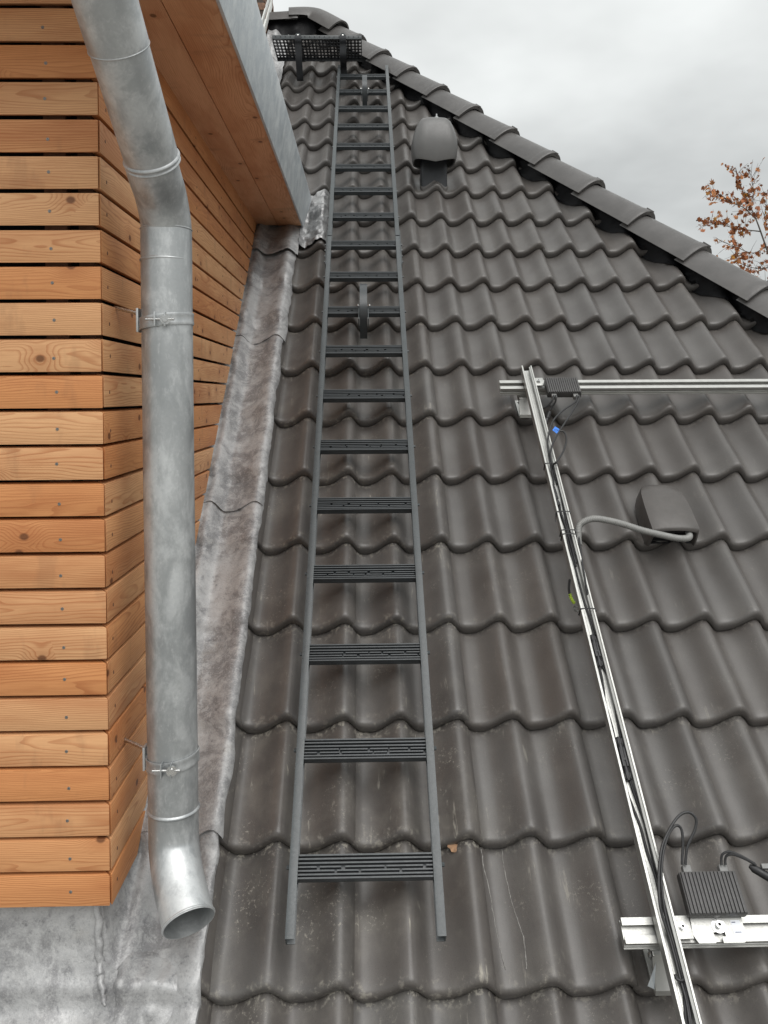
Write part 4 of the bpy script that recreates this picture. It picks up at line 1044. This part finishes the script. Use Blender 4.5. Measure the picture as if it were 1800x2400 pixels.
# earth wire end beside the channel
ew = thing('earth_wire', 'yellow green sleeved earth wire end with ring lug left of the channel', 'wire', (0.652, 0.988, -0.02), True)
b = MB(); b.tube(spline([(0.003, 0.0, 0.075), (0.0, -0.01, 0.07), (-0.002, -0.025, 0.06), (0.0, -0.04, 0.05)], 5), 0.0035, 8); part('sheath', b, M_CABLE, ew)
b = MB(); pp = spline([(0.0, -0.035, 0.052), (0.003, -0.047, 0.047), (0.010, -0.062, 0.043)], 8)
b.tube(pp, 0.0045, 12, True, [0.0045+0.0008*math.sin(i*1.9) for i in range(len(pp))]); part('sleeve', b, M_YG, ew)
b = MB(); n = 20; rows = []
for R_, z in ((0.009, 0.038), (0.009, 0.041), (0.0045, 0.041), (0.0045, 0.038), (0.009, 0.038)):
    rows.append([(0.013+R_*math.cos(2*math.pi*j/n), -0.078+R_*1.2*math.sin(2*math.pi*j/n), z) for j in range(n)])
b.grid(rows, True); part('ring_lug', b, M_STEEL, ew)

# ------------------------------------------------------------------ power optimisers
def optimiser(label, u0, u1, v0, v1, n, cables_up, plate=True):
    base = ((u0+u1)/2, (v0+v1)/2, n-0.030)
    o = thing('power_optimiser', label, 'optimiser', base, True, 'black power optimisers on the rails')
    def L(u, v, nn): return Vector((u-base[0], v-base[1], nn-base[2]))
    b = MB(); b.box(L(u0, v0, n-0.028), L(u1, v1, n-0.005)); body = part('housing', b, M_ALUBLK, o, bevel=0.0025)
    nf = 15; fw = (u1-u0-0.004)/nf
    fm = MB(); fm.box((-fw*0.40, v0-base[1]+0.001, n-0.006-base[2]), (fw*0.40, v1-base[1]-0.001, n-base[2])); FM = fm.mesh('fin', M_ALUBLK, bevel=0.0008)
    for q in range(nf):
        f = link('fin', FM, o); f.location = (u0+0.002+fw*(q+0.5)-base[0], 0, 0)
    sgn = 1 if cables_up else -1; ve = v1 if cables_up else v0
    for uu in (u0+0.022, u1-0.022):
        b = MB(); lo, hi = sorted((ve-sgn*0.002, ve+sgn*0.016)); b.box(L(uu-0.009, lo, n-0.025), L(uu+0.009, hi, n-0.009)); bt = part('cable_boot', b, M_GREYP, o, bevel=0.002)
    if plate:
        b = MB(); pz = n-0.032
        vb = v0-0.046 if cables_up else v1-0.004
        if cables_up:
            # mounting plate under the box with a notch at its lower edge
            um = u0+0.070
            outl = [(u0+0.010, v0+0.04), (u0+0.004, v0-0.030), (u0+0.012, v0-0.046), (um-0.022, v0-0.046), (um-0.022, v0-0.026), (um+0.002, v0-0.026), (um+0.002, v0-0.034), (um-0.006, v0-0.034), (um-0.006, v0-0.046), (u1-0.016, v0-0.046), (u1-0.010, v0-0.040), (u1-0.006, v0+0.04)]
        else:
            outl = [(u0+0.004, v1-0.02), (u0+0.004, v1+0.006), (u0+0.058, v1+0.006), (u0+0.060, v1+0.001), (u0+0.066, v1+0.001), (u0+0.068, v1+0.006), (u1-0.020, v1+0.006), (u1-0.012, v1+0.0), (u1-0.012, v1-0.02)]
        b.add([L(u, v, pz) for u, v in outl]+[L(u, v, pz+0.002) for u, v in outl], [list(range(len(outl))), [len(outl)+i for i in range(len(outl))]]+[[i, (i+1) % len(outl), len(outl)+(i+1) % len(outl), len(outl)+i] for i in range(len(outl))])
        pl = part('mounting_plate', b, M_ALU, o, smooth=False)
        if cables_up:
            b = MB(); c = L(um-0.008, v0-0.014, pz+0.002); b.disc(c, (0, 0, 1), 0.0145, 0.0015, 28); part('washer', b, M_STEEL, pl)
            b = MB(); b.disc(c+Vector((0, 0, 0.0015)), (0, 0, 1), 0.0070, 0.0085, 20); sc_ = part('screw', b, M_STEEL, pl)
            b = MB(); b.disc(c+Vector((0, 0, 0.0101)), (0, 0, 1), 0.0036, 0.0002, 6); part('socket', b, M_DARK, sc_)
            b = MB(); b.box(L(u1-0.034, v0-0.030, pz+0.0021), L(u1-0.014, v0-0.004, pz+0.0024)); stk = part('sticker', b, M_WHITE, pl, smooth=False)
            b = MB(); b.box(L(u1-0.032, v0-0.009, pz+0.0025), L(u1-0.024, v0-0.0075, pz+0.0027)); b.box(L(u1-0.030, v0-0.0275, pz+0.0025), L(u1-0.017, v0-0.0262, pz+0.0027)); part('print', b, M_INK, stk, smooth=False)
    return o, body
oL, bL = optimiser('larger looking black finned optimiser on the lower mounting rail, cables on its top edge', 0.7335, 0.8572, 0.0914, 0.1746, 0.100, True)
b = MB()
oU, bU = optimiser('black finned optimiser on the upper mounting rail, cables hanging from its lower edge', 0.7191, 0.8413, 1.7867, 1.8698, 0.100, False)
pg = thing('cable_plug', 'black ribbed cable plug dangling just right of the channel top', 'plug', (0.7225, 1.739, 0.045), True)
b = MB(); b.tube([(0, 0, 0), (-0.010, -0.022, -0.010)], 0.009, 12); part('grip', b, M_BLACKP, pg, ang=30)
b = MB(); b.tube([(-0.010, -0.022, -0.010), (-0.018, -0.040, -0.018)], 0.007, 12); part('tip', b, M_BLACKP, pg, ang=30)
# cables leaving the lower optimiser to the right with a plug
pg = thing('cable_plug', 'black cable plug at the right edge beside the lower optimiser', 'plug', (0.889, 0.183, 0.100), True)
b = MB(); b.tube([(0, 0, 0), (0.008, -0.006, 0), (0.04, -0.028, 0), (0.09, -0.062, -0.004)], 0.008, 12, True, [0.004, 0.0085, 0.009, 0.007]); part('grip', b, M_BLACKP, pg, ang=30)
b = MB(); b.box((0.022, -0.010, 0.002), (0.05, 0.0, 0.012)); part('latch', b, M_GREYP, pg, bevel=0.001)

# ------------------------------------------------------------------ chimney at the ridge
chm = thing('chimney', 'brown brick chimney with white flashing strip at the ridge, mostly hidden by the dormer', 'chimney', (-0.655, 4.55, 3.4))
C0 = Vector((-0.655, 4.55, 3.4)); X0c, X1c, Y0c, Y1c = -1.25, -0.665, 4.55, 5.15
b = MB(); b.box(Vector((X0c, Y0c, 3.4))-C0, Vector((X1c-0.008, Y1c, 5.35))-C0); core = part('core', b, M_MORTAR, chm, smooth=False)
bk = MB(); bk.box((-0.01, -0.1, -0.0265), (0.004, 0.1, 0.0265)); BRM = bk.mesh('brick', M_BRICK, bevel=0.003)
bk = MB(); bk.box((-0.1, -0.004, -0.0265), (0.1, 0.01, 0.0265)); BRF = bk.mesh('brick', M_BRICK, bevel=0.003)
rk = random.Random(5)
for c in range(30):
    z = 3.45+0.0645*c
    for q in range(3):
        y = Y0c+0.1+0.212*q-(0.106 if c % 2 else 0)
        if y < Y0c+0.05: y = Y0c+0.1
        if y+0.1 > Y1c+0.06: continue
        if z-3.4 < (y-4.55)*0.847-0.4: continue
        o = link('brick', BRM, core); o.location = Vector((X1c-0.006+rk.uniform(-0.003, 0.003), y, z))-C0; o.rotation_euler.z = rk.uniform(-0.01, 0.01)
    for q in range(2):
        x = X1c-0.105-0.212*q-(0.106 if c % 2 else 0)
        o = link('brick', BRF, core); o.location = Vector((x, Y0c-0.002+rk.uniform(-0.003, 0.003), z))-C0
b = MB()
for off, w in ((0.0, 0.055), (0.034, 0.040)):
    p0, p1 = W(0, 5.55, 0.06+off*2.2), W(0, 6.55, 0.06+off*2.2); 
    b.prism([(0, 0), (0.014-off*0.2, 0), (0.014-off*0.2, w), (0, w)], Vector((X1c-0.003, p0.y, p0.z))-C0, Vector((X1c-0.003, p1.y, p1.z))-C0, (1, 0, 0), (0, -SA, CA))
part('flashing_strip', b, M_WPAINT, chm, bevel=0.002)

# ------------------------------------------------------------------ small loose things
dl = MB(); cpt = (0.205, 0.285)
rl = random.Random(2); ring_ = []
for j in range(12):
    a = 2*math.pi*j/12; r = 0.011*(1+0.5*rl.uniform(-1, 1)); ring_.append((r*1.3*math.cos(a), r*math.sin(a)))
def leaf_n(u, v): return AMP*(hwave(u)-1)-0.038*(((v) / G) % 1)
vs = [(0, 0, 0.004)]+[(x, y, 0.002+0.004*rl.random()) for x, y in ring_]
dl.add(vs, [[0, 1+j, 1+(j+1) % 12] for j in range(12)])
dl.add([(x, y, z-0.0006) for x, y, z in vs], [[0, 1+(j+1) % 12, 1+j] for j in range(12)])
o = link('dry_leaf', dl.mesh('dry_leaf', M_DRY)); o.matrix_world = Matrix.Translation(W(0.266, 0.290, leaf_n(0.266, 0.290)+0.002)) @ RM
tag(o, 'crumpled brown dry leaf on a tile just right of the ladder foot', 'leaf')

# pale lime runs down two tiles right of the ladder foot
rr_ = random.Random(9)
for pts_ in ([(0.3301, 0.3000), (0.3314, 0.2743), (0.3317, 0.2459), (0.3374, 0.2134), (0.3407, 0.1805), (0.3429, 0.1415), (0.3449, 0.1036), (0.3503, 0.0668), (0.3535, 0.0369)],
             [(0.3807, 0.2919), (0.3802, 0.2487), (0.3843, 0.1893), (0.3873, 0.1654), (0.3947, 0.1251), (0.4002, 0.0863), (0.3989, 0.0563), (0.3976, 0.0328)]):
    sp_ = spline([(u, v, 0) for u, v in pts_], 12); b = MB(); rows = []
    for q, p in enumerate(sp_):
        w_ = 0.0008+0.0007*mnoise.noise(Vector((q*0.35, pts_[0][0]*90, 0)))+0.0005*rr_.random()
        uc = p.x+0.0016*mnoise.noise(Vector((q*0.22, 4, pts_[0][0]*50)))
        row = []
        for du in (-w_, 0, w_):
            uu = uc+du; row.append((uu-TW, p.y, AMP*(hwave(uu)-1)-0.038*p.y/G+0.0010+(0.0004 if du == 0 else -0.0006)-(0.0065*max(0, 1-(uu-TW-0.02)/0.03)**1.2 if uu-TW < 0.05 else 0)))
        rows.append(row)
    b.grid(rows); part('lime_run', b, M_DRIP, TILES[(1, 0)])

# ------------------------------------------------------------------ plane tree behind the hip
TB = Vector((11.6, 20.0, -6.0))
tree = thing('plane_tree', 'plane tree with sparse rust brown autumn leaves beyond the hip', 'tree', TB)
bt_ = MB()
rtree = random.Random(21)
tips = []
def limb(pts, r0, r1, n=6, seg=7):
    sp = spline(pts, n); rs = [r0+(r1-r0)*i/(len(sp)-1) for i in range(len(sp))]
    bt_.tube([p-TB for p in sp], r0, seg, True, rs); return sp
trunk = limb([TB, TB+Vector((0.05, 0, 2.5)), TB+Vector((-0.1, 0.1, 5.0)), TB+Vector((-0.4, 0, 7.5)), TB+Vector((-0.7, -0.4, 9.3))], 0.32, 0.12, 6, 12)
fork = trunk[-1]
def z3(x, y, d):           # limb layout, measured at distance d from the viewpoint
    sxp, syp = 1200+x/2.765, y/2.765
    dv = (cr*((sxp-900)/1950)+cu*((986.76-syp)/1950)+cf).normalized(); return CAM+dv*d
def jit(p, s): return p+Vector((rtree.uniform(-s, s), rtree.uniform(-s, s), rtree.uniform(-s, s)))
D_ = 22.6
main = limb([trunk[-8], fork+Vector((-0.4, -0.5, 0.3)), z3(1740, 1860, D_), z3(1660, 1640, D_), z3(1585, 1430, D_), z3(1530, 1310, D_+.3), z3(1478, 1200, D_+.3), z3(1452, 1092, D_+.2)], 0.034, 0.004)
segs = [main[-22:]]
for pts, r in (
    ([z3(1575, 1415, D_), z3(1500, 1345, D_-.3), z3(1420, 1312, D_-.5), z3(1350, 1262, D_-.6), z3(1275, 1250, D_-.8)], 0.014),
    ([z3(1610, 1500, D_), z3(1520, 1490, D_+.3), z3(1430, 1475, D_+.5), z3(1330, 1450, D_+.5), z3(1255, 1440, D_+.6)], 0.016),
    ([z3(1548, 1350, D_), z3(1565, 1270, D_+.2), z3(1560, 1190, D_+.3), z3(1548, 1112, D_+.3)], 0.011),
    ([z3(1640, 1600, D_), z3(1560, 1640, D_-.3), z3(1450, 1600, D_-.4), z3(1345, 1560, D_-.5)], 0.013),
    ([z3(1700, 1730, D_), z3(1600, 1740, D_+.2), z3(1510, 1720, D_+.4), z3(1430, 1665, D_+.5)], 0.014),
    ([z3(1690, 1720, D_), z3(1680, 1560, D_-.3), z3(1640, 1420, D_-.5), z3(1650, 1290, D_-.6)], 0.016),
    ([z3(1760, 1900, D_), z3(1660, 1860, D_-.4), z3(1580, 1840, D_-.5), z3(1530, 1780, D_-.6)], 0.014),
    ([z3(1740, 1860, D_), z3(1720, 1600, D_+.5), z3(1760, 1380, D_+.8), z3(1740, 1200, D_+1)], 0.02),
    ([fork, fork+Vector((0.5, -0.3, 1.2)), fork+Vector((0.7, 0.2, 2.6)), fork+Vector((1.2, 0.4, 3.8))], 0.07),
    ([fork, fork+Vector((1.0, 0.6, 0.8)), fork+Vector((2.2, 0.8, 1.5)), fork+Vector((3.4, 0.6, 1.8))], 0.06),
    ([trunk[-10], trunk[-10]+Vector((-0.8, 1.0, 0.9)), trunk[-10]+Vector((-1.0, 2.4, 1.6)), trunk[-10]+Vector((-0.9, 3.6, 2.3))], 0.05),
    ([trunk[-14], trunk[-14]+Vector((0.9, -1.0, 0.9)), trunk[-14]+Vector((1.6, -2.0, 1.8)), trunk[-14]+Vector((2.6, -2.6, 2.4))], 0.05)):
    segs.append(limb(pts, r, 0.004))
twigs = []
for s in segs:
    L = len(s)
    for q in range(3, L):
        for _ in range(1 if rtree.random() < 0.75 else 2):
            p = s[q]; ax = (s[q]-s[q-1]).normalized()
            d = (ax*0.6+Vector((rtree.uniform(-1, 1), rtree.uniform(-1, 1), rtree.uniform(-0.5, 1)))).normalized()
            ln = rtree.uniform(0.18, 0.55)
            tw = limb([p, p+d*ln*0.5+Vector((0, 0, rtree.uniform(-.05, .05))), p+d*ln+Vector((0, 0, rtree.uniform(-.12, .06)))], 0.0055, 0.0025, 3, 4)
            twigs.append(tw)
part('trunk', bt_, M_BARK, tree)
def leaf_face(b, p, nrm, up, s):
    nrm = nrm.normalized(); x = up.cross(nrm).normalized(); y = nrm.cross(x)
    out = [(0, -0.5), (0.28, -0.38), (0.52, -0.10), (0.26, 0.02), (0.34, 0.42), (0.10, 0.22), (0, 0.62), (-0.12, 0.22), (-0.36, 0.40), (-0.25, 0.0), (-0.50, -0.12), (-0.26, -0.38)]
    c = p+nrm*0.06*s; k = rtree.uniform(0.05, 0.3)
    vs = [c]+[p+x*(a*s)+y*(bb*s)+nrm*(k*s*abs(a)) for a, bb in out]
    b.add(vs, [[0, 1+i, 1+(i+1) % 12] for i in range(12)])
lf = [MB(), MB(), MB()]; balls = MB()
for tw in twigs:
    for _ in range(rtree.choice((1, 2, 2, 3, 4, 5))):
        p = tw[rtree.randrange(1, len(tw))]+Vector((rtree.uniform(-.05, .05), rtree.uniform(-.05, .05), rtree.uniform(-.10, .02)))
        w = rtree.random(); k = 2 if w > 0.97 else (1 if w > 0.5 else 0)
        leaf_face(lf[k], p-TB, Vector((rtree.uniform(-1, 1), rtree.uniform(-1, 0.4), rtree.uniform(-0.6, 0.8))), Vector((rtree.uniform(-1, 1), rtree.uniform(-1, 1), rtree.uniform(-1, 1))), rtree.uniform(0.07, 0.17))
    if rtree.random() < 0.12:
        c = tw[-1]-TB-Vector((0, 0, 0.06)); balls.tube([c+Vector((0, 0, 0.02)), c+Vector((0, 0, 0.015)), c, c-Vector((0, 0, 0.015)), c-Vector((0, 0, 0.02))], 0.02, 7, True, [0.004, 0.015, 0.021, 0.015, 0.004])
M_LEAF2 = m_plain('autumn_leaf_pale', (0.42, 0.165, 0.05), 0.6, 0, 0.5, 9, 0.1)
for q, m in enumerate((M_LEAF, M_LEAF2, M_LEAFY)):
    c = part('crown', lf[q], m, tree, smooth=False); c['kind'] = 'stuff'
c = part('seed_balls', balls, M_BARK, tree); c['kind'] = 'stuff'
print('tiles', vcount)
